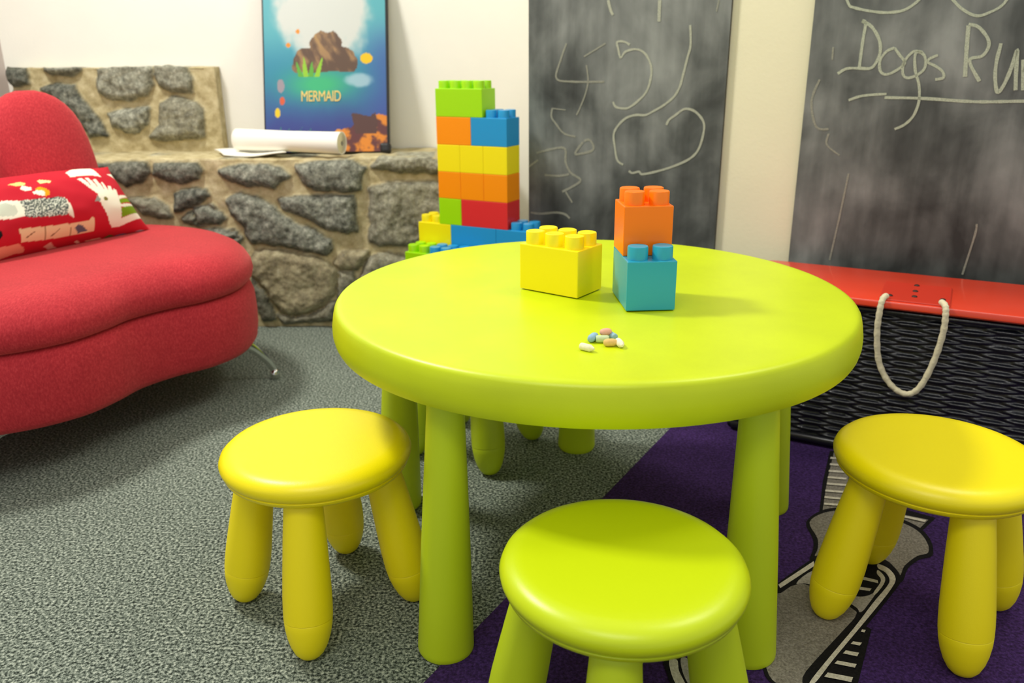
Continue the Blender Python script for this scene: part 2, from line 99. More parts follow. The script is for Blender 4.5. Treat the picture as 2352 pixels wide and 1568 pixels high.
def bm_obj(name, bm, mat, parent=None, smooth=False, loc=None, angle=None):
    bmesh.ops.recalc_face_normals(bm, faces=bm.faces)
    me = bpy.data.meshes.new(name); bm.to_mesh(me); bm.free()
    me.materials.append(mat)
    me.polygons.foreach_set('use_smooth', [smooth]*len(me.polygons))
    if angle is not None: me.set_sharp_from_angle(angle=angle)
    o = bpy.data.objects.new(name, me); COL.objects.link(o)
    if parent: o.parent = parent
    if loc: o.location = loc
    return o

def empty(name, label, cat, loc=(0,0,0), rz=0, group=None):
    o = bpy.data.objects.new(name, None); COL.objects.link(o); o.location = loc; o.rotation_euler = (0,0,rz)
    o.empty_display_size = .05
    return tag(o, label, cat, group)

def tag(o, label, cat, group=None):
    o['label'] = label; o['category'] = cat
    if group: o['group'] = group
    return o

def struct(o):
    o['kind'] = 'structure'; return o

def dup(root, loc, rz, label, group=None):
    r = root.copy(); COL.objects.link(r); r.location = loc; r.rotation_euler = (0,0,rz); r['label'] = label
    if group: r['group'] = group
    for ch in list(root.children):
        c = ch.copy(); COL.objects.link(c); c.parent = r
        for g in ch.children:
            d = g.copy(); COL.objects.link(d); d.parent = c
    return r

def lathe(profile, n=64, axis=None):
    """profile [(r, z)] -> verts, faces; axis = (base Vector, direction Vector) or None for z"""
    V, F, rings = [], [], []
    if axis:
        p0, d = axis; d = d.normalized(); ux = d.orthogonal().normalized(); uy = d.cross(ux)
    for r, z in profile:
        if r < 1e-6:
            rings.append([len(V)]); V.append(Vector((0,0,z)) if not axis else p0+d*z)
        else:
            rings.append(list(range(len(V), len(V)+n)))
            for k in range(n):
                a = 2*PI*k/n
                V.append(Vector((r*math.cos(a), r*math.sin(a), z)) if not axis else p0+d*z+ux*(r*math.cos(a))+uy*(r*math.sin(a)))
    for A, B in zip(rings, rings[1:]):
        if len(A) == 1 and len(B) == 1: continue
        for k in range(n):
            k2 = (k+1) % n
            if len(A) == 1: F.append((A[0], B[k2], B[k]))
            elif len(B) == 1: F.append((A[k], A[k2], B[0]))
            else: F.append((A[k], A[k2], B[k2], B[k]))
    return V, F

def tube(path, r, n=10, caps=True):
    V, F = [], []; path = [Vector(p) for p in path]; m = len(path)
    up = None
    for i, p in enumerate(path):
        t = (path[min(i+1, m-1)]-path[max(i-1, 0)]).normalized()
        if up is None: up = t.orthogonal().normalized()
        else: up = (up - t*up.dot(t)).normalized()
        s = t.cross(up); rr = r[i] if isinstance(r, (list, tuple)) else r
        for k in range(n):
            a = 2*PI*k/n; V.append(p+up*(rr*math.cos(a))+s*(rr*math.sin(a)))
    for i in range(m-1):
        for k in range(n):
            k2 = (k+1) % n; F.append((i*n+k, i*n+k2, (i+1)*n+k2, (i+1)*n+k))
    if caps: F.append(tuple(range(n))[::-1]); F.append(tuple(range((m-1)*n, m*n)))
    return V, F

def catmull(P, k=6, closed=False):
    P = [Vector(p) for p in P]; n = len(P); out = []
    for i in range(n if closed else n-1):
        g = (lambda j: P[j % n]) if closed else (lambda j: P[max(0, min(n-1, j))])
        a, b, c, d = g(i-1), g(i), g(i+1), g(i+2)
        for s in range(k):
            t = s/k
            out.append(.5*((2*b)+(c-a)*t+(2*a-5*b+4*c-d)*t*t+(3*b-a-3*c+d)*t**3))
    if not closed: out.append(P[-1])
    return out

def bevel_box(bm, size, loc, bev=.002, seg=2, rot=None):
    r = bmesh.ops.create_cube(bm, size=1)
    vs = r['verts']
    bmesh.ops.scale(bm, vec=size, verts=vs)
    es = list({e for v in vs for e in v.link_edges})
    if bev:
        g = bmesh.ops.bevel(bm, geom=es, offset=bev, segments=seg, affect='EDGES', profile=.5)
        vs = list({v for f in g['faces'] for v in f.verts} | {v for v in vs if v.is_valid})
    if rot: bmesh.ops.rotate(bm, verts=vs, cent=(0,0,0), matrix=rot)
    bmesh.ops.translate(bm, vec=loc, verts=vs)
    return vs

def inside(x, y, poly):
    c = False; n = len(poly); j = n-1
    for i in range(n):
        xi, yi = poly[i]; xj, yj = poly[j]
        if (yi > y) != (yj > y) and x < (xj-xi)*(y-yi)/(yj-yi)+xi: c = not c
        j = i
    return c

def edge_dist(x, y, poly):
    best = 9.; n = len(poly)
    for i in range(n):
        ax, ay = poly[i]; bx, by = poly[(i+1) % n]
        dx, dy = bx-ax, by-ay; L = dx*dx+dy*dy or 1e-9
        t = max(0, min(1, ((x-ax)*dx+(y-ay)*dy)/L))
        best = min(best, math.hypot(x-ax-t*dx, y-ay-t*dy))
    return best

# ------------------------------------------------------------------ camera
CAMP = (1884.0, .328853, -.008088, .846126)
cam = bpy.data.cameras.new('camera'); co = bpy.data.objects.new('camera', cam); COL.objects.link(co)
Rv = Vector((.99996729, -.00261207, -.00765455)); Uv = Vector((.00808796, .32294719, .94638243)); Wv = Vector((0, .94641338, -.32295775))
M = Matrix((Rv, Uv, -Wv)).transposed().to_4x4(); M.translation = (0, 0, CAMP[3])
co.matrix_world = M
cam.sensor_width = 36; cam.lens = CAMP[0]/2352*36
cam.clip_start = .02; cam.dof.use_dof = True; cam.dof.focus_distance = 1.22; cam.dof.aperture_fstop = 5.0
SC.camera = co

# ------------------------------------------------------------------ materials
LIME_TOP = plain('lime_plastic', (200, 218, 8), rough=.38, noise_amt=.05, scale=9, bump=.06, bump_scale=500)
LIME_LEG = plain('lime_leg_plastic', (196, 218, 22), rough=.45, bump=.05, bump_scale=500)
YEL = plain('yellow_plastic', (250, 232, 4), rough=.36, bump=.08, bump_scale=600)
YEL_LEG = plain('yellow_leg_plastic', (255, 236, 2), rough=.5, bump=.08, bump_scale=500)
LIME_SEAT = plain('lime_seat_plastic', (198, 218, 6), rough=.34, bump=.06, bump_scale=600)
BRICK = {k: plain('brick_'+k, c, rough=.3, bump=.03, bump_scale=120) for k, c in dict(
    yellow=(250, 232, 14), orange=(255, 150, 0), blue=(30, 150, 208), green=(162, 224, 6), red=(224, 48, 48),
    teal=(40, 160, 190), deep_orange=(255, 126, 6)).items()}
RED_FAB = speckle('red_velour', [(.3, (160, 34, 44)), (.5, (182, 44, 54)), (.7, (200, 62, 68))], 120, rough=.8, bump=.12, dist=.001, detail=6, big=.08, bigscale=7, warp=(3, 1.2, 1.2))
RED_FAB.node_tree.nodes['Principled BSDF'].inputs['Sheen Weight'].default_value = .35
RED_FAB.node_tree.nodes['Principled BSDF'].inputs['Sheen Tint'].default_value = lin((255, 150, 140))
CHROME = plain('chrome', (205, 205, 200), rough=.12, metal=1)
DARK = plain('black_plastic', (16, 16, 18), rough=.45)
WALL_W = plain('white_plaster', (250, 248, 238), rough=.9, spec=.15, noise_amt=.015, scale=6, bump=.25, bump_scale=120)
WALL_C = plain('cream_plaster', (240, 234, 200), rough=.9, spec=.15, noise_amt=.02, scale=6, bump=.25, bump_scale=120)
TRIM_M = plain('grey_pink_trim', (196, 184, 178), rough=.7)
CARPET = speckle('speckled_grey_carpet', [(.36, (34, 40, 35)), (.45, (80, 89, 80)), (.54, (130, 139, 127)), (.63, (174, 181, 167)), (.76, (204, 208, 193))], 200, bump=.4, dist=.004, detail=3, big=.06, bigscale=4)
MORTAR = speckle('sandy_mortar', [(.3, (138, 122, 84)), (.5, (178, 162, 118)), (.7, (204, 190, 146))], 40, bump=.6, dist=.004, detail=8, big=.1, bigscale=6)
STONE = speckle('rough_grey_stone', [(.26, (40, 42, 40)), (.42, (96, 96, 88)), (.56, (138, 138, 126)), (.72, (186, 184, 166))], 34, bump=.9, dist=.006, detail=12, big=.22, bigscale=5)
STONE_BR = speckle('brown_grey_stone', [(.28, (70, 64, 50)), (.44, (128, 116, 88)), (.58, (160, 148, 114)), (.74, (192, 182, 146))], 26, bump=.9, dist=.006, detail=12, big=.2, bigscale=5)
STONE_LT = speckle('pale_grey_stone', [(.28, (92, 92, 80)), (.44, (138, 136, 120)), (.58, (166, 162, 142)), (.74, (206, 204, 184))], 40, bump=.9, dist=.006, detail=12, big=.15, bigscale=6)
def masonry_mat():
    """mortar and stone in one surface; the 'Col' attribute holds stone mask, brownness and tone"""
    m, nt, b = new_mat('fieldstone_masonry')
    L = nt.links.new; N = nt.nodes.new
    at = N('ShaderNodeAttribute'); at.attribute_name = 'Col'
    sp = N('ShaderNodeSeparateColor'); L(at.outputs['Color'], sp.inputs['Color'])
    tc = N('ShaderNodeTexCoord')
    def noise_ramp(scale, detail, stops, rough=.65):
        n = N('ShaderNodeTexNoise'); n.inputs['Scale'].default_value = scale; n.inputs['Detail'].default_value = detail; n.inputs['Roughness'].default_value = rough
        L(tc.outputs['Object'], n.inputs['Vector'])
        r = N('ShaderNodeValToRGB'); els = r.color_ramp.elements
        while len(els) < len(stops): els.new(.5)
        for e, (p, c) in zip(els, stops): e.position = p; e.color = lin(c)
        L(n.outputs['Fac'], r.inputs['Fac']); return n, r
    def mix(f, a, c, mode='MIX'):
        x = N('ShaderNodeMix'); x.data_type = 'RGBA'; x.blend_type = mode
        if isinstance(f, (int, float)): x.inputs['Factor'].default_value = f
        else: L(f, x.inputs['Factor'])
        L(a, x.inputs[6]); L(c, x.inputs[7]); return x.outputs[2]
    n1, mort = noise_ramp(30, 8, [(.3, (166, 150, 108)), (.5, (196, 182, 140)), (.7, (220, 208, 168))])
    n2, grey = noise_ramp(58, 12, [(.30, (50, 57, 52)), (.42, (110, 112, 102)), (.54, (150, 152, 138)), (.70, (208, 208, 190))], .72)
    n3, brown = noise_ramp(34, 12, [(.28, (84, 76, 58)), (.42, (140, 128, 98)), (.56, (176, 164, 128)), (.72, (210, 202, 170))], .72)
    st = mix(sp.outputs['Green'], grey.outputs['Color'], brown.outputs['Color'])
    tone = N('ShaderNodeCombineColor')
    for k in range(3): L(sp.outputs['Blue'], tone.inputs[k])
    st = mix(1.0, st, tone.outputs['Color'], 'MULTIPLY')
    out = mix(sp.outputs['Red'], mort.outputs['Color'], st)
    L(out, b.inputs['Base Color']); b.inputs['Roughness'].default_value = .93; b.inputs['Specular IOR Level'].default_value = .15
    bp = N('ShaderNodeBump'); bp.inputs['Strength'].default_value = .7; bp.inputs['Distance'].default_value = .004
    L(n2.outputs['Fac'], bp.inputs['Height']); L(bp.outputs['Normal'], b.inputs['Normal'])
    return m
MASONRY = masonry_mat()
PURPLE = speckle('purple_pile', [(.3, (36, 20, 48)), (.5, (60, 36, 88)), (.7, (82, 54, 118))], 200, bump=.6, dist=.003, detail=4, big=.14, bigscale=9, warp=(1, 1, 1))
RUG_BLACK = speckle('black_pile', [(.3, (12, 12, 12)), (.7, (30, 28, 28))], 300, bump=.5, dist=.003)
RUG_GREY = speckle('grey_pile', [(.3, (104, 98, 88)), (.5, (132, 126, 114)), (.7, (156, 150, 138))], 260, bump=.6, dist=.003)
RUG_PALE = speckle('pale_grey_pile', [(.3, (150, 145, 134)), (.7, (190, 184, 172))], 260, bump=.5, dist=.003)
RUG_WHITE = speckle('cream_pile', [(.3, (188, 180, 158)), (.7, (228, 222, 204))], 260, bump=.5, dist=.003)
PAPER = plain('white_paper', (250, 248, 236), rough=.8)
PAPER_IN = plain('cream_paper_end', (214, 206, 170), rough=.9)
LIDRED = plain('red_paint', (224, 62, 32), rough=.32, noise_amt=.06, scale=4, bump=.05, bump_scale=30, coat=.3)
WEAVE = plain('black_rattan', (15, 17, 26), rough=.30, spec=.8, noise_amt=.4, scale=90, bump=.4, bump_scale=140)
ROPE = plain('cream_rope', (222, 212, 178), rough=.85, bump=.8, bump_scale=160)
SCREW = plain('dark_screw', (60, 34, 28), rough=.5, metal=.3)

def slate_mat():
    m, nt, b = new_mat('smudged_slate')
    tc = nt.nodes.new('ShaderNodeTexCoord')
    mp = nt.nodes.new('ShaderNodeMapping'); mp.inputs['Scale'].default_value = (1, 1, .75); nt.links.new(tc.outputs['Object'], mp.inputs['Vector'])
    n = nt.nodes.new('ShaderNodeTexNoise'); n.inputs['Scale'].default_value = 6; n.inputs['Detail'].default_value = 6; n.inputs['Roughness'].default_value = .5; n.inputs['Distortion'].default_value = .25
    nt.links.new(mp.outputs['Vector'], n.inputs['Vector'])
    mp2 = nt.nodes.new('ShaderNodeMapping'); mp2.inputs['Scale'].default_value = (9, 9, .8); nt.links.new(tc.outputs['Object'], mp2.inputs['Vector'])
    n2 = nt.nodes.new('ShaderNodeTexNoise'); n2.inputs['Scale'].default_value = 4; n2.inputs['Detail'].default_value = 6
    nt.links.new(mp2.outputs['Vector'], n2.inputs['Vector'])
    ad = nt.nodes.new('ShaderNodeMath'); ad.operation = 'MULTIPLY_ADD'; ad.inputs[1].default_value = .22; nt.links.new(n2.outputs['Fac'], ad.inputs[0]); nt.links.new(n.outputs['Fac'], ad.inputs[2])
    # grey gets darker toward the foot of the board
    sp = nt.nodes.new('ShaderNodeSeparateXYZ'); nt.links.new(tc.outputs['Object'], sp.inputs['Vector'])
    zr = nt.nodes.new('ShaderNodeMapRange'); zr.inputs['From Min'].default_value = .3; zr.inputs['From Max'].default_value = .95; zr.inputs['To Min'].default_value = -.10; zr.inputs['To Max'].default_value = .05
    nt.links.new(sp.outputs['Z'], zr.inputs['Value'])
    ad2 = nt.nodes.new('ShaderNodeMath'); nt.links.new(ad.outputs[0], ad2.inputs[0]); nt.links.new(zr.outputs['Result'], ad2.inputs[1])
    r = nt.nodes.new('ShaderNodeValToRGB'); els = r.color_ramp.elements
    for _ in range(2): els.new(.5)
    for e, (p, c) in zip(els, [(.38, (50, 52, 50)), (.52, (84, 87, 84)), (.66, (116, 119, 115)), (.82, (146, 149, 144))]): e.position = p; e.color = lin(c)
    nt.links.new(ad2.outputs[0], r.inputs['Fac']); nt.links.new(r.outputs['Color'], b.inputs['Base Color'])
    b.inputs['Roughness'].default_value = .62; b.inputs['Specular IOR Level'].default_value = .3
    return m
SLATE = slate_mat()

def chalk_mat(name, rgb, lo, hi):
    m, nt, b = new_mat(name)
    b.inputs['Base Color'].default_value = lin(rgb); b.inputs['Roughness'].default_value = .95; b.inputs['Specular IOR Level'].default_value = .1
    tc = nt.nodes.new('ShaderNodeTexCoord'); n = nt.nodes.new('ShaderNodeTexNoise'); n.inputs['Scale'].default_value = 420; n.inputs['Detail'].default_value = 3
    nt.links.new(tc.outputs['Object'], n.inputs['Vector'])
    mr = nt.nodes.new('ShaderNodeMapRange'); mr.inputs['From Min'].default_value = .35; mr.inputs['From Max'].default_value = .62; mr.inputs['To Min'].default_value = lo; mr.inputs['To Max'].default_value = hi
    nt.links.new(n.outputs['Fac'], mr.inputs['Value']); nt.links.new(mr.outputs['Result'], b.inputs['Alpha'])
    return m
CHALK_STRONG = chalk_mat('chalk_line', (190, 196, 172), .65, .95)
CHALK_MID = chalk_mat('soft_chalk_line', (184, 186, 166), .7, .95)
CHALK_FAINT = chalk_mat('faint_chalk_line', (160, 160, 144), .6, .85)

# ------------------------------------------------------------------ setting
A_B = math.radians(-28.3)
DB = Vector((math.cos(A_B), math.sin(A_B), 0)); NB = Vector((-math.sin(A_B), math.cos(A_B), 0))
KW = 2.18; KB = KW-.014
def onboard(s, z, k=KB): return DB*s+NB*k+Vector((0, 0, z))

def box_obj(name, lo, hi, mat, bev=0, parent=None):
    bm = bmesh.new(); bevel_box(bm, [h-l for l, h in zip(lo, hi)], [(h+l)/2 for l, h in zip(lo, hi)], bev)
    return bm_obj(name, bm, mat, parent)

def prism_obj(name, pts, z0, z1, mat, parent=None):
    n = len(pts); V = [(x, y, z0) for x, y in pts]+[(x, y, z1) for x, y in pts]
    F = [tuple(range(n))[::-1], tuple(range(n, 2*n))]+[(i, (i+1) % n, n+(i+1) % n, n+i) for i in range(n)]
    return mesh_obj(name, V, F, mat, parent, smooth=False)

struct(prism_obj('floor', [(-3.4, -1.6), (3.2, -1.6), (3.2, 3.3), (-3.4, 3.3)], -.08, 0, CARPET))
ZT = 2.5
struct(prism_obj('wall_back', [(-2.0, 2.99), (.9, 2.99), (.9, 3.12), (-2.0, 3.12)], 0, ZT, WALL_W))
c0 = DB*-1.1068+NB*KW; c1 = DB*1.6+NB*KW
struct(prism_obj('wall_right', [(c0.x, c0.y), (c1.x, c1.y), ((c1+NB*.1).x, (c1+NB*.1).y), ((c0+NB*.1).x, (c0+NB*.1).y)], 0, ZT, WALL_C))
e0 = c0+NB*.1; e1 = c0+NB*.62
struct(prism_obj('wall_return', [(e0.x, e0.y), ((e0+DB*.1).x, (e0+DB*.1).y), ((e1+DB*.1).x, (e1+DB*.1).y), (e1.x, e1.y)], 0, ZT, WALL_W))
struct(prism_obj('wall_left', [(-1.742, 2.99), (-1.86, 3.02), (-2.7, .2), (-2.6, .17)], 0, ZT, TRIM_M))

# stone ledge and raised stone block
def stone_panel(name, x0, x1, z0, z1, yf, depth, stones, look, wob=.006):
    """front sheet of mortar with rough stones standing out of it, closed to a solid block"""
    st = .005
    nx = int((x1-x0)/st); nz = int((z1-z0)/st)
    bbs = [(min(p[0] for p in s), max(p[0] for p in s), min(p[1] for p in s), max(p[1] for p in s)) for s in stones]
    V, F, CC = [], [], []
    for j in range(nz+1):
        for i in range(nx+1):
            x = x0+(x1-x0)*i/nx; z = z0+(z1-z0)*j/nz
            nv = Vector((x*1.0, yf, z))
            wx = x+.006*noise.noise(nv*28)+.003*noise.noise(nv*70); wz = z+.006*noise.noise(nv*28+Vector((9, 4, 2)))+.003*noise.noise(nv*70+Vector((3, 1, 7)))
            y = yf-.004*noise.noise(nv*14)-.002*noise.noise(nv*60)
            col = (0, 0, 1)
            for k, (s, bb) in enumerate(zip(stones, bbs)):
                if bb[0]-.02 < wx < bb[1]+.02 and bb[2]-.02 < wz < bb[3]+.02:
                    d = edge_dist(wx, wz, s)
                    if not inside(wx, wz, s): d = -d
                    d += .008
                    if d > -.006:
                        t = max(0, min(1, d/.030)); e = 1-(1-t)**2.2
                        hgt = .030*e+.010*e*noise.fractal(nv*13+Vector((k*7.1, 0, 0)), 1, 2, 5)+.0025*e*noise.noise(nv*90)
                        y -= max(0, hgt)
                        brown, tone = look(k)
                        col = (sst(-.002, .005, d), brown, tone*(.80+.20*sst(0, .02, d)))
                        if d > 0: break
            zz = z
            if j == nz: zz += wob*noise.noise(Vector((x*9, yf, 5)))+.5*wob*noise.noise(Vector((x*31, yf, 5)))
            V.append((x, y, zz)); CC.append(col)
    W = nx+1
    for j in range(nz):
        for i in range(nx): F.append((j*W+i, j*W+i+1, (j+1)*W+i+1, (j+1)*W+i))
    # rough top, plain ends
    nd = max(2, int(depth/.015)); top = [nz*W+i for i in range(W)]
    prev = top; base = len(V)
    for d in range(1, nd+1):
        row = []
        for i in range(W):
            x, y, z = V[top[i]]; t = 1-d/nd; yy = y+(yf+depth-y)*d/nd
            nv = Vector((x*7, yy*7, 1))
            c0 = CC[top[i]]
            q = sst(.10, .35, noise.noise(Vector((x*8, yy*5, 3)))+.6*c0[0]*t) if depth > .1 else 0
            row.append(len(V)); V.append((x, yy, z*t+z1*(1-t)+.004*noise.noise(nv)+.003*noise.noise(nv*4)+.004*q*t)); CC.append((max(q*min(1, t*1.6), c0[0] if d < 3 else 0), c0[1] if c0[0] else .4, 1.12))
        for i in range(nx): F.append((prev[i], prev[i+1], row[i+1], row[i]))
        prev = row
    for side in (0, nx):
        # end face as strips from the front column to the back edge
        front = [j*W+side for j in range(nz+1)]; back = []
        for j in range(nz+1):
            x, y, z = V[front[j]]
            if j == nz: back.append(prev[side])
            else: back.append(len(V)); V.append((x, yf+depth, z)); CC.append((0, 0, 1))
        for j in range(nz-1): F.append((front[j], front[j+1], back[j+1], back[j]))
        j = nz-1; F.append(tuple([front[j], front[j+1]]+[base+d*W+side for d in range(nd)]+[back[j]]))
    o = mesh_obj(name, V, F, MASONRY, smooth=True)
    at = o.data.color_attributes.new('Col', 'FLOAT_COLOR', 'POINT'); at.data.foreach_set('color', [x for c in CC for x in (*c, 1)])
    return o
def sst(a, b, x):
    t = max(0, min(1, (x-a)/(b-a))); return t*t*(3-2*t)
LOOK_L = {6: (.85, 1.0), 7: (.8, 1.05), 8: (.4, .95), 9: (.4, 1.0), 13: (.4, .7), 12: (.3, .55), 14: (.3, .9), 5: (.35, .95), 2: (.3, .95), 18: (0, .62), 20: (.2, .8), 16: (.1, .62), 17: (.1, .68), 19: (.3, .85)}
LOOK_U = {0: (0, .55), 4: (0, .66), 1: (.1, .9), 2: (.15, 1.12), 3: (.2, 1.0), 5: (.1, 1.12), 6: (.3, .98)}
struct(stone_panel('trim_1', -1.70, -.06, 0, .558, 2.66, .325, LOWER_STONES, lambda k: LOOK_L.get(k, (.05, .85))))
struct(stone_panel('trim_2', -1.70, -1.003, .556, .838, 2.94, .048, UPPER_STONES, lambda k: LOOK_U.get(k, (.1, .9)), wob=.012))

# ------------------------------------------------------------------ chalkboards
def ribbon(V, F, pts, w):
    P = catmull([(s, z, 0) for s, z in pts], 6) if len(pts) > 2 else [Vector((s, z, 0)) for s, z in pts]
    n0 = len(V); m = len(P)
    for i, p in enumerate(P):
        t = (P[min(i+1, m-1)]-P[max(i-1, 0)]);
        t = t.normalized() if t.length > 1e-9 else Vector((1, 0, 0))
        q = Vector((-t.y, t.x, 0))*(w*.5*(1+.25*noise.noise(p*60)))
        for c in (p-q, p+q): V.append(onboard(c.x, c.y, KB-.0012))
    for i in range(m-1): F.append((n0+2*i, n0+2*i+1, n0+2*i+3, n0+2*i+2))

def board(name, s0, s1, z0, z1, strokes, label):
    r = empty(name, label, 'chalkboard', onboard((s0+s1)/2, z0, KB))
    def local(o):
        o.parent = r; o.matrix_parent_inverse = Matrix.Translation(-r.location)
    V = [onboard(s, z, k) for k in (KB, KW-.001) for s, z in ((s0, z0), (s1, z0), (s1, z1), (s0, z1))]
    o = mesh_obj('slate_panel', V, [(0, 1, 2, 3), (7, 6, 5, 4), (0, 4, 5, 1), (1, 5, 6, 2), (2, 6, 7, 3), (3, 7, 4, 0)], None, smooth=False, mats=[SLATE, DARK], fmat=[0, 1, 1, 1, 1, 1]); local(o)
    for nm, mt, test in (('chalk_writing', CHALK_MID if s0 < -1 else CHALK_STRONG, lambda w: w >= 7), ('faint_chalk_marks', CHALK_FAINT, lambda w: w < 7)):
        V, F = [], []
        for pts, w in strokes:
            if test(w): ribbon(V, F, pts, w*(.00082 if w >= 7 else .00105))
        if F: o = mesh_obj(nm, V, F, mt, smooth=False); local(o); o['label'] = 'pale hand-drawn chalk lines' if test(9) else 'faint half-wiped chalk lines'
    return r
board('chalkboard', -1.1060, -.5475, .06, 1.5, CHALK_LEFT, 'narrow dark chalkboard with looping numeral scribbles, behind the brick tower')
board('chalkboard', -.3525, .62, .10, 1.5, CHALK_RIGHT, 'dark chalkboard with Dogs Run handwritten in chalk, above the red-lidded basket')

# ------------------------------------------------------------------ poster
PX0, PX1 = -.822, -.404; PYB = 2.80; ZB = .562; SL = .285; PH = .66
pd = empty('framed_poster', 'tall blue sea scene poster on black board leaning on the white wall above the ledge', 'poster', ((PX0+PX1)/2, PYB, ZB))
tilt = math.atan(SL); ty, tz = math.sin(tilt), math.cos(tilt)
def onposter(u, v, off=0):      # local to the empty
    return Vector((u-(PX1-PX0)/2, ty*v-tz*off, tz*v+ty*off))
PW = PX1-PX0
bm = bmesh.new()
bevel_box(bm, (PW, .022, PH), (0, 0, 0), .004)
bmesh.ops.rotate(bm, verts=bm.verts, cent=(0, 0, 0), matrix=Matrix.Rotation(-tilt, 3, 'X'))
bmesh.ops.translate(bm, verts=bm.verts, vec=onposter(PW/2, PH/2, -.013))
bm_obj('backing_board', bm, DARK, pd)

def mixc(a, b, t): return tuple(x+(y-x)*t for x, y in zip(a, b))
def sst(a, b, x):
    t = max(0, min(1, (x-a)/(b-a))); return t*t*(3-2*t)
def poster_color(u, v):
    # u 0..1 left-right, v 0..1 over the lower 0.5 m (0 bottom)
    n = noise.fractal(Vector((u*4, v*4, 1)), 1, 2, 4)
    c = mixc((62, 66, 140), (52, 140, 172), sst(.05, .55, v+.05*n))
    c = mixc(c, (92, 178, 190), sst(.5, .85, v))
    c = mixc(c, (70, 84, 170), sst(.7, 1.0, u)*.6*(1-sst(.6, .95, v)))
    g = math.exp(-(((u-.45)/.26)**2+((v-.45)/.10)**2)); c = mixc(c, (62, 186, 128), min(1, g*1.1))
    # white spray above and around a rock
    d = ((u-.5)/.40)**2+((v-.92)/.30)**2
    c = mixc(c, (216, 220, 214), sst(1.25, .55, d+.5*n))
    d = ((u-.78)/.14)**2+((v-.47)/.05)**2
    c = mixc(c, (176, 206, 220), .85*sst(1.3, .4, d+.7*n))
    # craggy brown rock
    nr = noise.fractal(Vector((u*5, v*6, 5)), 1, 2, 5); n2 = noise.fractal(Vector((u*13+v*9, v*5-u*4, 2)), 1, 2, 4)
    rk = min(((u-a_)/p_)**2+((v-b_)/q_)**2 for a_, b_, p_, q_ in ((.37, .60, .12, .085), (.52, .69, .13, .125), (.64, .61, .12, .10), (.50, .57, .24, .055), (.30, .56, .07, .04)))
    if v > .535+.02*n and rk+.5*nr < 1:
        c = mixc((98, 74, 58), (164, 128, 88), sst(-.35, .45, n2+(v-.7)*1.5))
        c = mixc(c, (196, 158, 92), .8*sst(.25, .5, n2)*sst(.62, .8, v))
    # yellow green tufts at the foot of the rock
    for k, x in enumerate((.30, .34, .38, .43)):
        h_ = .10+.03*(k % 2)
        if .50 < v < .50+h_ and abs(u-x-.25*(v-.5)*(k-1.5)) < .022*(1-(v-.5)/h_)**.6: c = (150, 206, 50) if k % 2 else (96, 176, 60)
    # sea bed: coral and stones
    nb = noise.fractal(Vector((u*9, v*12, 9)), 1, 2, 4)
    if v < .06+.17*sst(.45, .85, u)+.05*nb and u > .42:
        c = mixc((104, 58, 60), (232, 142, 48), sst(-.15, .3, nb))
    if v < .25+.04*nb and .72 < u+.03*nb < .92 and v > .12: c = (92, 62, 58)
    # weed
    for k, x in enumerate((.14, .2, .27, .33)):
        if abs(u-x-.08*v-.03*math.sin(v*30+k)) < .022*(1-v/.17) and v < .17: c = (60, 150, 120)
    # small plain fish
    for (fx, fy, rx, ry, fc) in ((.1, .26, .022, .032, (240, 206, 40)), (.14, .34, .02, .028, (220, 96, 60)), (.13, .44, .03, .045, (160, 150, 160)), (.09, .12, .02, .02, (230, 90, 50)), (.84, .62, .05, .035, (246, 200, 10)), (.2, .71, .02, .016, (240, 150, 40)), (.28, .8, .016, .016, (240, 150, 40)), (.6, .13, .03, .02, (236, 160, 70)), (.56, .08, .03, .02, (190, 190, 190))):
        if ((u-fx)/rx)**2+((v-fy)/ry)**2 < 1: c = fc
    return c
nu, nv_ = 170, 250
V, F, CC = [], [], []
VH = .50
for j in range(nv_+1):
    for i in range(nu+1):
        u, v = i/nu, j/nv_*PH/VH
        V.append(onposter(.006+(PW-.014)*u, .004+(PH-.008)*j/nv_, -.0012)); CC.append(lin([max(0, min(255, q*.93)) for q in poster_color(u, v)]))
for j in range(nv_):
    for i in range(nu): a = j*(nu+1)+i; F.append((a, a+1, a+nu+2, a+nu+1))
po = mesh_obj('printed_picture', V, F, vcol_mat('sea_print', .45, .35), pd)
at = po.data.color_attributes.new('Col', 'FLOAT_COLOR', 'POINT')
at.data.foreach_set('color', [x for c in CC for x in c])
for cx in (0, 1):
    bm = bmesh.new(); bevel_box(bm, (.038, .030, .038), (0, 0, 0), .011, 3)
    bmesh.ops.rotate(bm, verts=bm.verts, cent=(0, 0, 0), matrix=Matrix.Rotation(-tilt, 3, 'X'))
    bmesh.ops.translate(bm, verts=bm.verts, vec=onposter(.015 if cx == 0 else PW-.015, .016, -.012))
    bm_obj('corner_guard', bm, DARK, pd)
def text_obj(name, txt, size, mat, parent, mtx, ext=.0006, sx=1.0):
    cu = bpy.data.curves.new(name, 'FONT'); cu.body = txt; cu.size = size; cu.align_x = 'CENTER'; cu.extrude = ext; cu.space_character = .92
    t = bpy.data.objects.new(name, cu); COL.objects.link(t)
    dg = bpy.context.evaluated_depsgraph_get(); me = bpy.data.meshes.new_from_object(t.evaluated_get(dg))
    bpy.data.objects.remove(t)
    me.transform(Matrix.Diagonal((sx, 1, 1, 1))); me.transform(mtx); me.materials.append(mat)
    o = bpy.data.objects.new(name, me); COL.objects.link(o); o.parent = parent
    return o
GOLD = plain('gold_ink', (232, 200, 112), rough=.5)
mt = Matrix.Translation(onposter(PW*.46, .170, .0002)) @ Matrix.Rotation(PI/2-tilt, 4, 'X')
text_obj('title_lettering', 'MERMAID', .050, GOLD, pd, mt, ext=.0006, sx=.66)

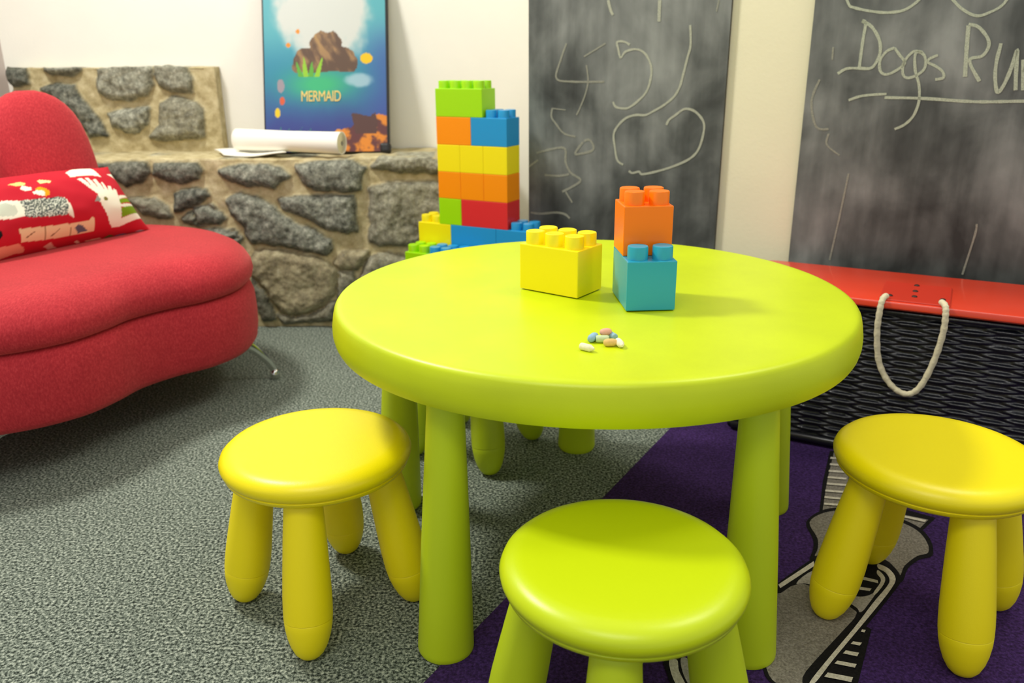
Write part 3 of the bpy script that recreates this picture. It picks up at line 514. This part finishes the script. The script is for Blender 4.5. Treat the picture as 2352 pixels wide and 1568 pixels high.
# ------------------------------------------------------------------ paper on the ledge
pr = empty('paper_roll', 'thick white roll of paper lying on the stone ledge before the poster', 'paper roll', (-.71, 2.69, .566))
a0 = Vector((-.192, .088, .044)); a1 = Vector((.172, -.003, .0375))
ax = a1-a0; L = ax.length
V, F = lathe([(.012, .001), (.032, 0), (.0345, .001), (.0345, .02), (.0325, L*.5), (.0345, L-.004), (.0355, L), (.033, L-.001)], 40, (a0, ax))
mesh_obj('sheet_wrap', V, F, PAPER, pr)
# spiral end
V, F = [], []
d = ax.normalized(); ux = d.orthogonal().normalized(); uy = d.cross(ux)
m = 180
for i in range(m+1):
    a = i/m*2*PI*5; r = .006+.0265*i/m
    for w in (0, .0042):
        p = a1-d*(.0006+.0012*(w > 0))+(ux*math.cos(a)+uy*math.sin(a))*(r+w); V.append(p)
for i in range(m): F.append((2*i, 2*i+1, 2*i+3, 2*i+2))
mesh_obj('spiral_end', V, F, PAPER_IN, pr, smooth=False)

sh = []
V, F = [], []
for j in range(9):
    for i in range(13):
        u, v = i/12, j/8
        p = Vector((-1.0+.205*u+.075*v, 2.835-.010*u-.135*v, .5655+.010*max(0, (u-.5))*v+.004*math.sin(u*5+v*3)+.004*(1-v)))
        V.append(p-Vector((-.9, 2.76, .566)))
for j in range(8):
    for i in range(12): a = j*13+i; F.append((a, a+1, a+14, a+13))
o = mesh_obj('paper_sheet', V, F, PAPER, loc=(-.9, 2.76, .566)); tag(o, 'flat white paper sheet on the ledge under the left end of the roll', 'paper')
sol = o.modifiers.new('thick', 'SOLIDIFY'); sol.thickness = .004

# ------------------------------------------------------------------ sofa
UL = Vector((.447, .894, 0)).normalized(); NF = Vector((.894, -.447, 0)).normalized()
SO = Vector((-1.15, 1.95, 0))
sofa = empty('lounge_sofa', 'red velour lounge seat with wavy front and arched back on chrome legs', 'sofa', SO)
outline = [(-1.20,1.452),(-1.11,1.480),(-1.035,1.515),(-.965,1.556),(-.905,1.618),(-.872,1.695),(-.850,1.77),(-.800,1.842),(-.735,1.905),(-.692,1.995),(-.690,2.11),(-.735,2.235),(-.825,2.345),(-.94,2.42),(-1.08,2.455),(-1.22,2.44),(-1.36,2.36),(-1.47,2.22),(-1.53,2.04),(-1.55,1.84),(-1.52,1.65),(-1.44,1.51),(-1.32,1.45)]
OUT = catmull([(x, y, 0) for x, y in outline], 10, True)
def offset_ring(d):
    n = len(OUT); R = []
    for i, p in enumerate(OUT):
        t = (OUT[(i+3) % n]-OUT[(i-3) % n]).normalized(); q = Vector((-t.y, t.x, 0))
        R.append(p+q*d)
    return R
cen = sum(OUT, Vector())/len(OUT)
def loft(levels, close_bot=True, close_top=True):
    V, F = [], []; n = len(OUT)
    for (d, z, k) in levels:      # inset distance, height, blend to the centre
        for p in offset_ring(d):
            q = p.lerp(cen, k); V.append(Vector((q.x, q.y, z))-SO)
    for a in range(len(levels)-1):
        for i in range(n): j = (i+1) % n; F.append((a*n+i, a*n+j, (a+1)*n+j, (a+1)*n+i))
    for flag, a, z in ((close_bot, 0, levels[0][1]), (close_top, len(levels)-1, levels[-1][1])):
        if flag:
            c = len(V); V.append(Vector((cen.x, cen.y, z))-SO)
            for i in range(n): F.append((a*n+i, a*n+(i+1) % n, c))
    return V, F
V, F = loft([(.06, .128, .2), (.03, .128, 0), (.010, .134, 0), (.001, .148, 0), (-.004, .18, 0), (-.005, .22, 0), (-.003, .262, 0), (.006, .288, 0), (.020, .299, 0), (.05, .303, .1)])
mesh_obj('seat_base', V, F, RED_FAB, sofa)
V, F = loft([(.06, .297, .1), (.022, .298, 0), (.008, .303, 0), (-.002, .314, 0), (-.006, .330, 0), (-.003, .348, 0), (.008, .368, 0), (.024, .385, 0), (.046, .397, 0), (.07, .4035, 0), (.07, .407, .2), (.07, .409, .5), (.07, .41, .8)])
mesh_obj('seat_cushion', V, F, RED_FAB, sofa)
# backrest: an arched tongue leaning back
B0 = Vector((-1.243, 2.278, 0))
levels = []
V, F = [], []
nr = 48
zs = [.36, .42, .48, .54, .60, .65, .69, .72, .745, .763, .775, .782]
for z in zs:
    t = (z-.36)/(.784-.36)
    hw = .142*(1-t**6.5)**.5 if t < 1 else 0
    hw = max(hw, .02)*(1-.10*(1-t)*0)
    th = .062*(1-t**5)**.5+.004
    c = B0-NF*(.07*t)
    for k in range(nr):
        a = 2*PI*k/nr; ca, sa = math.cos(a), math.sin(a)
        e = .75
        V.append(c+UL*(hw*math.copysign(abs(ca)**e, ca))+NF*(th*math.copysign(abs(sa)**e, sa))+Vector((0, 0, z))-SO)
for a in range(len(zs)-1):
    for k in range(nr): k2 = (k+1) % nr; F.append((a*nr+k, a*nr+k2, (a+1)*nr+k2, (a+1)*nr+k))
F.append(tuple(range(nr))); F.append(tuple(range((len(zs)-1)*nr, len(zs)*nr)))
mesh_obj('backrest', V, F, RED_FAB, sofa)
def sofa_leg(p0, p1, k=1):
    d = (p1-p0); d.z = 0; L = d.length; d.normalize()
    P = catmull([p0-d*.04+Vector((0, 0, .004)), p0+d*L*.25+Vector((0, 0, .002-.026*(k-1))), p0+d*L*.6+Vector((0, 0, -.020-.045*(k-1))), p0+d*L*.87+Vector((0, 0, -.066-.032*(k-1))), Vector((p1.x, p1.y, .020))], 7)
    side = Vector((-d.y, d.x, 0)); V, F = [], []
    m = len(P)
    for i, p in enumerate(P):
        t = (P[min(i+1, m-1)]-P[max(i-1, 0)]).normalized(); nn = t.cross(side)
        w = .005; h = .017-.009*i/m
        for sx, sy in ((-1, -.4), (-.6, -1), (.6, -1), (1, -.4), (1, .4), (.6, 1), (-.6, 1), (-1, .4)): V.append(p+side*w*sx+nn*h*sy-SO)
    for i in range(m-1):
        for k in range(8): k2 = (k+1) % 8; F.append((8*i+k, 8*i+k2, 8*i+8+k2, 8*i+8+k))
    F.append(tuple(range(8))); F.append(tuple(8*(m-1)+k for k in range(8)))
    lg = mesh_obj('leg', V, F, CHROME, sofa); lg['label'] = 'curved chrome leg'; lg.data.set_sharp_from_angle(angle=math.radians(50))
    V, F = lathe([(0, 0), (.012, 0), (.0135, .003), (.0125, .022), (.008, .028), (0, .029)], 20)
    f = mesh_obj('foot', [v+Vector((p1.x, p1.y, 0))-SO for v in V], F, CHROME, lg)
sofa_leg(Vector((-.80, 2.09, .126)), Vector((-.672, 2.172, 0)))
sofa_leg(Vector((-1.055, 1.585, .132)), Vector((-1.150, 1.560, 0)), 1.5)
sofa_leg(Vector((-.98, 2.33, .126)), Vector((-.93, 2.50, 0)))
sofa_leg(Vector((-1.44, 1.75, .126)), Vector((-1.60, 1.71, 0)))

# ------------------------------------------------------------------ throw pillow
PBR = Vector((-1.022, 2.290, .398)); PUP = Vector((-.60, .17, .78)); PUP = (PUP-UL*PUP.dot(UL)).normalized()
PNR = UL.cross(PUP).normalized()
if PNR.y > 0: PNR = -PNR
PL, PHH, PT = .56, .215, .19
def pillow_pt(u, v, side):      # u,v in -1..1
    f = max(0, (1-abs(u)**2.6))**.62*max(0, (1-abs(v)**2.2))**.62
    pin = 1-.07*(1-abs(v)**2)*(abs(u)**4); pin2 = 1-.07*(1-abs(u)**2)*abs(v)**4
    wr = .004*noise.noise(Vector((u*5, v*3, side*3)))
    return UL*(u*PL/2*pin)+PUP*(v*PHH/2*pin2)+PNR*(side*(PT/2*f+wr*f))
PC = PBR-UL*(PL/2)+PUP*(PHH/2)+PNR*.012
nu, nv2 = 280, 130
def pillow_col(u, v):
    c = (192, 26, 44)
    for poly, pc in PILLOW_PRINT:
        if inside(u, v, poly): c = pc
    if inside(u, v, PEBBLE):
        t = noise.noise(Vector((u*70, v*28, 0)))
        c = (216, 220, 202) if t > .12 else ((126, 134, 122) if t > -.2 else (50, 58, 66))
    return c
V, F, CC = [], [], []
for side in (1, -1):
    for j in range(nv2+1):
        for i in range(nu+1):
            # finer towards the rim so the seam closes round
            u = math.sin((i/nu*2-1)*PI/2*.999) if True else 0; v = math.sin((j/nv2*2-1)*PI/2*.999)
            pp = pillow_pt(u, v, side); pp.z = max(pp.z, .409-PC.z); V.append(pp); CC.append(lin(pillow_col(u, v) if side == 1 else (200, 26, 44)))
W = nu+1
off = W*(nv2+1)
for j in range(nv2):
    for i in range(nu):
        a = j*W+i; F.append((a, a+1, a+W+1, a+W)); F.append((off+a, off+a+W, off+a+W+1, off+a+1))
ring = [i for i in range(W)]+[j*W+nu for j in range(1, nv2+1)]+[nv2*W+i for i in range(nu-1, -1, -1)]+[j*W for j in range(nv2-1, 0, -1)]
for k in range(len(ring)):
    a, b = ring[k], ring[(k+1) % len(ring)]; F.append((a, b, off+b, off+a))
PILM = vcol_mat('printed_cotton', .8, .2)
pil = mesh_obj('throw_pillow', V, F, PILM, loc=PC)
at = pil.data.color_attributes.new('Col', 'FLOAT_COLOR', 'POINT'); at.data.foreach_set('color', [x for c in CC for x in c])
tag(pil, 'plump red cushion printed with white cockatoo and signs, lying on the red sofa', 'pillow')

# ------------------------------------------------------------------ table
TX, TY = .13349, 1.33659
table = empty('round_table', 'round lime green plastic play table with chunky tapered legs', 'table', (TX, TY, 0))
V, F = lathe([(0, .4782), (.2, .4785), (.36, .479), (.400, .4800), (.4120, .4803), (.4175, .4797), (.4220, .4773), (.4248, .4730), (.4275, .462), (.4297, .448), (.4297, .436), (.4275, .426), (.4245, .4202), (.418, .4185), (.39, .4185), (.385, .4215), (0, .4215)], 160)
o = mesh_obj('tabletop', V, F, LIME_TOP, table); o.data.set_sharp_from_angle(angle=math.radians(40))
for k in range(5):
    a = 1.53467+k*2*PI/5
    p0 = Vector((.3856*math.cos(a), .3856*math.sin(a), 0)); p1 = Vector((.366*math.cos(a), .366*math.sin(a), .4225))
    d = p1-p0; L = d.length
    V, F = lathe([(0, .001), (.034, 0), (.040, .0015), (.0422, .006), (.0424, .012), (.0395, .09), (.0362, .18), (.0322, .27), (.0285, .35), (.0255, L-.004), (.025, L), (0, L)], 40, (p0, d))
    o = mesh_obj('leg', V, F, LIME_LEG, table); o.data.set_sharp_from_angle(angle=math.radians(40))

# ------------------------------------------------------------------ stools
def make_stool(label, seat_m, leg_m, loc, rz, cat='stool'):
    r = empty('childs_stool', label, cat, loc, rz, 'small plastic stools around the table')
    V, F = lathe([(0, .2868), (.06, .2875), (.10, .2885), (.118, .2896), (.128, .2890), (.1375, .2855), (.1440, .2795), (.1468, .2725), (.1460, .2670), (.1440, .2622), (.1424, .2602), (.1408, .2598), (.1408, .2584), (.1418, .2576), (.1408, .2540), (.1370, .2500), (.130, .2472), (.118, .2462), (0, .2465)], 128)
    o = mesh_obj('seat', V, F, seat_m, r); o.data.set_sharp_from_angle(angle=math.radians(45))
    for k in range(4):
        a = k*PI/2
        p0 = Vector((.144*math.cos(a), .144*math.sin(a), .0)); p1 = Vector((.098*math.cos(a), .098*math.sin(a), .250))
        d = p1-p0; L = d.length
        V, F = lathe([(.0360, .0655), (.0363, .08), (.0360, .10), (.0342, .14), (.0315, .19), (.0285, .235), (.027, L), (0, L)], 36, (p0, d))
        lg = mesh_obj('leg', V, F, leg_m, r)
        V, F = lathe([(0, .0), (.009, .0005), (.0155, .0035), (.0215, .010), (.0275, .022), (.0320, .037), (.0348, .052), (.0357, .063), (.0352, .0655), (.030, .0662)], 36, (p0, d))
        ft = mesh_obj('foot', V, F, leg_m, lg)
    return r
ZR = .005
make_stool('yellow stool on the bare grey carpet, left of the table', YEL, YEL_LEG, (-.30655, 1.16004, 0), -.007)
make_stool('yellow stool standing on the purple rug, right of the table', YEL, YEL_LEG, (.63745, 1.10707, ZR), .063)
make_stool('lime green stool in the foreground standing on the purple rug', LIME_SEAT, LIME_LEG, (.12951, .83439, ZR), -.19)
make_stool('lime green stool tucked under the far side of the table, seat hidden', LIME_SEAT, LIME_LEG, (-.089, 1.729, 0), math.radians(16))

# ------------------------------------------------------------------ rug
RUP = .004
re0 = Vector((.39, 1.825, 0)); rdir = (Vector((.39, 1.825, 0))-Vector((-.127, .962, 0))).normalized(); rper = Vector((rdir.y, -rdir.x, 0))
far = re0+rdir*.10
near = re0-rdir*1.55
cor = [near, far, far+rper*1.9, near+rper*1.9]
rug = empty('purple_rug', 'purple rug with grey black and white cartoon sneaker motif under the table edge', 'rug', (.5, 1.0, 0))
V = [c-Vector((.5, 1.0, 0)) for c in cor]+[c+Vector((-.5, -1.0, RUP)) for c in cor]
mesh_obj('pile', V, [(3, 2, 1, 0), (4, 5, 6, 7)]+[(i, (i+1) % 4, 4+(i+1) % 4, 4+i) for i in range(4)], PURPLE, rug, smooth=False)
order = [('sock_black', RUG_BLACK), ('sock_grey', RUG_GREY), ('sock2_black', RUG_BLACK), ('sock2_grey', RUG_GREY), ('cuff_black', RUG_BLACK), ('cuff_grey', RUG_GREY), ('sole_black', RUG_BLACK), ('sole2_black', RUG_BLACK), ('body_black', RUG_BLACK), ('body_grey', RUG_GREY), ('cap_pale', RUG_PALE), ('hole_black', RUG_BLACK), ('stripe_left', RUG_WHITE), ('stripe_right', RUG_WHITE), ('stripe_inner', RUG_WHITE), ('lace1', RUG_WHITE), ('lace2', RUG_WHITE), ('arc_black', RUG_BLACK), ('arc1', RUG_WHITE), ('arc2', RUG_PALE)]
order += [(k, RUG_WHITE) for k in MOTIF if k.startswith(('sock_s', 'sock_t', 'rib'))]
mats = [RUG_BLACK, RUG_GREY, RUG_PALE, RUG_WHITE]
V, F, FM = [], [], []
for li, (k, m) in enumerate(order):
    P = MOTIF[k]
    if len(P) > 5: P = [(q.x, q.y) for q in catmull([(x, y, 0) for x, y in P], 4, True)] if k not in ('sock_black', 'sock_grey') else P
    z = RUP+.0003+.00009*li
    pts = [Vector((x-.5, y-1.0, z)) for x, y in P]
    tri = tessellate_polygon([pts]); n0 = len(V); V += pts
    for t in tri: F.append(tuple(n0+i for i in t)); FM.append(mats.index(m))
o = mesh_obj('woven_motif', V, F, None, rug, smooth=False, mats=mats, fmat=FM)
bm = bmesh.new(); bm.from_mesh(o.data)
for f in bm.faces:
    if f.normal.z < 0: f.normal_flip()
bm.to_mesh(o.data); bm.free()
o['label'] = 'grey, black and white cartoon sneaker with striped sock'

# ------------------------------------------------------------------ basket
S0, S1 = -.392, .46; N0, N1 = 1.837, 2.095; ZL = .345
bk = empty('woven_basket', 'long black woven basket with red lid under the right chalkboard', 'basket', DB*((S0+S1)/2)+NB*((N0+N1)/2))
bo = bk.location.copy(); bk.location.z = .0045
def bp(s, n, z): return DB*s+NB*n+Vector((0, 0, z))-bo
def weave_face(p_of, length, z0, z1):
    rows = int((z1-z0)/.0088); per = 6; st = .004
    nx = int(length/st); V, F = [], []
    for j in range(rows*per+1):
        z = z0+(z1-z0)*j/(rows*per); rr = j/per; row = min(rows-1, int(rr)); fr = rr-int(rr) if j < rows*per else 0
        prof = math.sin(PI*fr)**.6 if 0 < fr < 1 else 0
        for i in range(nx+1):
            x = length*i/nx
            wv = math.cos(PI*x/.058+PI*(row % 2)+.4*noise.noise(Vector((x*4, row*.4, 2))))
            wv = max(-1, min(1, 1.5*wv)); d = .007*prof*(.42+.58*wv)+.0012*noise.noise(Vector((x*40, z*150, 7)))
            V.append(p_of(x, d, z+.0012*noise.noise(Vector((x*9, row*1.7, 1)))))
    W = nx+1
    for j in range(rows*per):
        for i in range(nx): a = j*W+i; F.append((a, a+1, a+W+1, a+W))
    return V, F
fr = .022
V, F = weave_face(lambda x, d, z: bp(S0+.004+x, N0+.006-d, z), S1-S0-.008, fr, ZL-.012)
mesh_obj('front_weave', V, F, WEAVE, bk)
V, F = weave_face(lambda x, d, z: bp(S0+.006-d, N0+.004+x, z), N1-N0-.008, fr, ZL-.012)
mesh_obj('side_weave', V, F, WEAVE, bk)
V, F = weave_face(lambda x, d, z: bp(S1-.006+d, N0+.004+x, z), N1-N0-.008, fr, ZL-.012)
mesh_obj('side_weave', V, F, WEAVE, bk)
R3 = Matrix.Rotation(A_B, 3, 'Z')
bm = bmesh.new()
bevel_box(bm, (S1-S0-.03, N1-N0-.03, ZL-.02), bp((S0+S1)/2, (N0+N1)/2, ZL/2), .004, 2, R3)
bm_obj('inner_body', bm, DARK, bk)
for z, r in ((.014, .010), (ZL-.010, .006)):
    V, F = tube([bp(S0, N0, z), bp((S0+S1)/2, N0, z), bp(S1, N0, z)], r, 12); n = len(V)
    for a in (([bp(S1, N0, z), bp(S1, (N0+N1)/2, z), bp(S1, N1, z)]), ([bp(S1, N1, z), bp((S0+S1)/2, N1, z), bp(S0, N1, z)]), ([bp(S0, N1, z), bp(S0, (N0+N1)/2, z), bp(S0, N0, z)])):
        v2, f2 = tube(a, r, 12); b = len(V); V += v2; F += [tuple(b+i for i in f) for f in f2]
    mesh_obj('frame_rail', V, F, plain('black_cane', (20, 21, 26), rough=.35) if z < .1 else WEAVE, bk)
# lid with rounded corners
def rrect(s0, s1, n0, n1, r, k=8):
    P = []
    for (cs, cn, a0) in ((s1-r, n1-r, 0), (s0+r, n1-r, PI/2), (s0+r, n0+r, PI), (s1-r, n0+r, 1.5*PI)):
        for i in range(k+1): a = a0+PI/2*i/k; P.append((cs+r*math.cos(a), cn+r*math.sin(a)))
    return P
lv = [(.004, ZL-.0005), (0, ZL+.003), (0, ZL+.012), (.002, ZL+.0155), (.005, ZL+.017)]
V, F = [], []
for ins, z in lv:
    for s, n in rrect(S0-.008+ins, S1+.008-ins, N0-.016+ins, N1+.006-ins, .035-ins): V.append(bp(s, n, z))
m = len(V)//len(lv)
for a in range(len(lv)-1):
    for i in range(m): j = (i+1) % m; F.append((a*m+i, a*m+j, (a+1)*m+j, (a+1)*m+i))
F.append(tuple(range(m))); F.append(tuple(range((len(lv)-1)*m, len(lv)*m)))
lid = mesh_obj('lid', V, F, LIDRED, bk, smooth=True); lid.data.set_sharp_from_angle(angle=math.radians(30)); lid['label'] = 'glossy red painted lid'
zt = ZL+.017
bm = bmesh.new()
bevel_box(bm, (.134, .160, .004), bp(-.040, 1.907, zt+.0014), .002, 2, R3)
bm_obj('handle_plate', bm, plain('darker_red_paint', (208, 52, 30), rough=.36), lid)
for s, n in ((-.088, 1.857), (.012, 1.870), (-.0425, 1.970), (-.0425, 1.917), (-.0415, 1.870)):
    V, F = lathe([(0, .003), (.004, .0026), (.0058, .001), (.006, 0), (0, 0)], 14)
    mesh_obj('screw', [v+bp(s, n, zt+.0033) for v in V], F, SCREW, lid)
# rope handle: looped from the front edge of the lid
path = catmull([bp(-.094, N0-.000, zt+.007), bp(-.099, N0-.018, zt+.004), bp(-.101, N0-.025, zt-.02), bp(-.100, N0-.024, zt-.07), bp(-.088, N0-.020, zt-.135), bp(-.060, N0-.020, zt-.180), bp(-.028, N0-.020, zt-.196), bp(-.004, N0-.020, zt-.176), bp(.014, N0-.020, zt-.115), bp(.022, N0-.024, zt-.05), bp(.021, N0-.025, zt-.012), bp(.018, N0-.018, zt+.004), bp(.010, N0-.000, zt+.007)], 8)
V, F = tube(path, [.0062+.0006*math.sin(i*1.9) for i in range(len(path))], 12)
rp = mesh_obj('rope_handle', V, F, ROPE, bk); rp['label'] = 'looped cream rope handle'

# ------------------------------------------------------------------ toy bricks
UN, BH, SH_, SR = .0386, .0775, .021, .0158
BM_CACHE = {}
def brick_meshes(nx, ny):
    key = (nx, ny)
    if key not in BM_CACHE:
        bm = bmesh.new()
        w, d = nx*UN-.0004, ny*UN-.0004
        t = .003
        # hollow shell: outer box without floor, inner walls
        vs = bevel_box(bm, (w, d, BH), (0, 0, BH/2), .0016, 2)
        body = bpy.data.meshes.new('brick_body'); bmesh.ops.recalc_face_normals(bm, faces=bm.faces); bm.to_mesh(body); bm.free()
        V, F = lathe([(SR, -.001), (SR, SH_-.002), (SR-.0006, SH_-.0006), (SR-.002, SH_), (SR-.004, SH_-.0004), (0, SH_-.0004)], 36)
        stud = bpy.data.meshes.new('stud'); stud.from_pydata([tuple(v) for v in V], [], F)
        stud.polygons.foreach_set('use_smooth', [True]*len(stud.polygons)); stud.set_sharp_from_angle(angle=math.radians(40))
        BM_CACHE[key] = (body, stud)
    return BM_CACHE[key]
MESH_COL = {}
def colored(me, cname, tagname):
    k = (me.name, cname)
    if k not in MESH_COL:
        c = me.copy(); c.name = tagname; c.materials.append(BRICK[cname]); MESH_COL[k] = c
    return MESH_COL[k]
def brick(nx, ny, cname, loc, rz, label, group, studs=True, skip=()):
    body, stud = brick_meshes(nx, ny)
    r = empty('toy_brick', label, 'toy brick', loc, rz, group)
    o = bpy.data.objects.new('brick_body', colored(body, cname, 'brick_body')); COL.objects.link(o); o.parent = r
    if studs:
        for i in range(nx):
            for j in range(ny):
                if (i, j) in skip: continue
                s = bpy.data.objects.new('stud', colored(stud, cname, 'stud')); COL.objects.link(s); s.parent = r
                s.location = ((i-(nx-1)/2)*UN, (j-(ny-1)/2)*UN, BH)
    return r
ZTB = .4789
G2 = 'toy bricks on the table'
# yellow 3x2 on the table: left corner, front corner, right corner
pa = Vector((.0156, 1.353, 0)); pb = Vector((.1068, 1.2852, 0)); dy = (pb-pa).normalized(); ny_ = Vector((-dy.y, dy.x, 0))
cy = pb-dy*(1.5*UN)+ny_*(UN)
brick(3, 2, 'yellow', (cy.x, cy.y, ZTB+.0012), math.atan2(dy.y, dy.x), 'yellow two by three brick alone on the lime table', G2)
ba = Vector((.1757, 1.212, 0)); bb = Vector((.2518, 1.2169, 0)); dx = (bb-ba).normalized(); nx_ = Vector((-dx.y, dx.x, 0))
cb = ba+dx*UN+nx_*(1.5*UN); rzb = math.atan2(dx.y, dx.x)
brick(2, 3, 'teal', (cb.x, cb.y, ZTB+.0012), rzb, 'blue brick on the lime table carrying an orange brick', G2, skip=((0, 1), (1, 1), (0, 2), (1, 2)))
cc = ba+dx*UN+nx_*(2*UN)
brick(2, 2, 'deep_orange', (cc.x, cc.y, ZTB+.0012+BH), rzb, 'orange two by two brick on top of the blue brick on the table', G2)

# tower: columns counted from its left front corner
G1 = 'toy bricks of the tall tower'
TA = Vector((-.2140, 2.4400, 0))
def tb(level, c0, c1, cname, label, row=0, ny=2, studs=(), hid=False):
    """bricks over columns c0..c1, rows row..row+ny (row negative = toward the room)"""
    c = TA+DB*((c0+c1)/2*UN)+NB*((row+ny/2)*UN)
    n = c1-c0
    allst = {(i, j) for i in range(n) for j in range(ny)}
    keep = allst if studs == 'all' else set(studs)
    brick(n, ny, cname, (c.x, c.y, level*BH+.0005), A_B, label, G1, True, allst-keep)
tb(9, 0, 4, 'green', 'green four by two brick crowning the tall brick tower', studs='all')
tb(8, 0, 3, 'orange', 'orange brick in the second row from the tower top, left half')
tb(8, 3, 6, 'blue', 'blue brick in the second row from the tower top, right half', studs=[(1, 0), (1, 1), (2, 0), (2, 1)])
for k, w in enumerate(('left', 'middle', 'right')):
    tb(7, 2*k, 2*k+2, 'yellow', f'{w} one of the three yellow bricks across the tower')
for k, w in enumerate(('left', 'middle', 'right')):
    tb(6, 2*k, 2*k+2, 'orange', f'{w} one of three orange bricks in the tower row below the yellow ones')
tb(5, 0, 2, 'green', 'green square brick in the tower, left of the red brick')
tb(5, 2, 6, 'red', 'long red brick near the foot of the tower')
tb(4, -2, 1, 'yellow', 'yellow brick jutting out left at the base of the tower', studs=[(0, 0), (0, 1), (1, 0), (1, 1)])
tb(4, 1, 5, 'blue', 'long blue brick directly beneath the green and red tower bricks')
tb(4, 5, 8, 'blue', 'blue brick sticking out right at the base of the tower', studs=[(1, 0), (1, 1), (2, 0), (2, 1)])
tb(3, -2, 0, 'green', 'green brick lowest at left of the tower, just above the table edge', row=-2, studs='all')
tb(3, 0, 4, 'blue', 'blue studded brick in front of the tower base, just above the table edge', row=-2, studs='all')
HID = 'bricks of the tower foot hidden behind the table'
for lv_ in (3,):
    tb(lv_, -2, 2, 'yellow', 'brick in the tower foot hidden behind the table', row=0); tb(lv_, 2, 6, 'orange', 'brick in the tower foot hidden behind the table', row=0)
for lv_ in range(3):
    for c0_, cn in ((-2, 'blue'), (2, 'green')):
        tb(lv_, c0_, c0_+2, cn, 'brick in the tower foot hidden behind the table', row=-2, ny=4)

# ------------------------------------------------------------------ chalk stubs
def stub(x, y, ang, L, r, rgb, label, tip=0, z=0, worn=False):
    h = L/2
    prof = [(0, -h), (r*.78, -h), (r*.95, -h+.0012), (r, -h+.003), (r, h-.003), (r*.95, h-.001), (r*.75, h), (0, h)]
    if worn: prof = [(0, -h), (r*.5, -h+.0004), (r*.82, -h+.002), (r, -h+.006), (r, h-.006), (r*.8, h-.002), (r*.5, h-.0004), (0, h)]
    if tip: prof = [(0, -h), (r*.8, -h), (r*.96, -h+.001), (r, -h+.003), (r, h-.006), (r*.9, h-.005), (r*.35, h), (0, h)]
    V, F = lathe(prof, 24, (Vector((0, 0, 0)), Vector((math.cos(ang), math.sin(ang), 0))))
    V = [v+Vector((0, 0, r)) for v in V]
    o = mesh_obj('chalk_stub', V, F, plain('chalk_'+label.split()[0], rgb, rough=.95, spec=.1, noise_amt=.06, scale=300), loc=(x, y, .4787+z))
    o.data.set_sharp_from_angle(angle=math.radians(50))
    tag(o, label, 'chalk', 'chalk stubs on the table')
stub(.1005, 1.0345, math.radians(-38), .0215, .0050, (238, 232, 196), 'cream chalk stub lying apart at the left of the chalk pile', tip=1)
stub(.1120, 1.0755, math.radians(62), .0220, .0056, (150, 186, 208), 'blue chalk stub at the left end of the chalk pile', worn=True)
stub(.1245, 1.0690, math.radians(-4), .0180, .0052, (196, 214, 166), 'pale green chalk stub in the middle of the pile')
stub(.1305, 1.0835, math.radians(14), .0170, .0052, (232, 176, 150), 'pink chalk stub at the back, leaning over the pale green one', z=.0055, worn=True)
stub(.1390, 1.0850, math.radians(-66), .0200, .0050, (150, 184, 196), 'blue chalk stub at the back right of the pile')
stub(.1335, 1.0535, math.radians(4), .0190, .0054, (228, 190, 120), 'peach orange chalk stub at the front of the pile', worn=True)
stub(.1462, 1.0510, math.radians(-80), .0210, .0050, (240, 232, 206), 'cream chalk stub at the right end of the pile', tip=1)

# ------------------------------------------------------------------ light
SC.view_settings.view_transform = 'Standard'; SC.view_settings.look = 'None'
SC.view_settings.exposure = 0; SC.view_settings.gamma = 1
w = bpy.data.worlds.new('world'); SC.world = w; w.use_nodes = True
bg = w.node_tree.nodes['Background']; bg.inputs[0].default_value = (1.0, .99, .95, 1); bg.inputs[1].default_value = .62
def area(name, loc, size, power, color, target=(0, 1.4, 0)):
    l = bpy.data.lights.new(name, 'AREA'); l.shape = 'RECTANGLE'; l.size, l.size_y = size; l.energy = power; l.color = color
    o = bpy.data.objects.new(name, l); COL.objects.link(o); o.location = loc
    o.rotation_euler = (Vector(target)-Vector(loc)).to_track_quat('-Z', 'Y').to_euler()
    return o
area('ceiling_light_left', (-1.35, 1.9, 2.45), (.34, .34), 46, (1, .98, .90))
area('ceiling_light_right', (1.3, 1.7, 2.45), (.6, .6), 20, (1, .96, .86), (.3, 1.3, 0))
area('fill_light_near', (-.3, -.4, 2.45), (1.2, .6), 15, (1, .98, .92), (0, 1.6, 0))  # added fill lamp, brightens the sides that face the camera
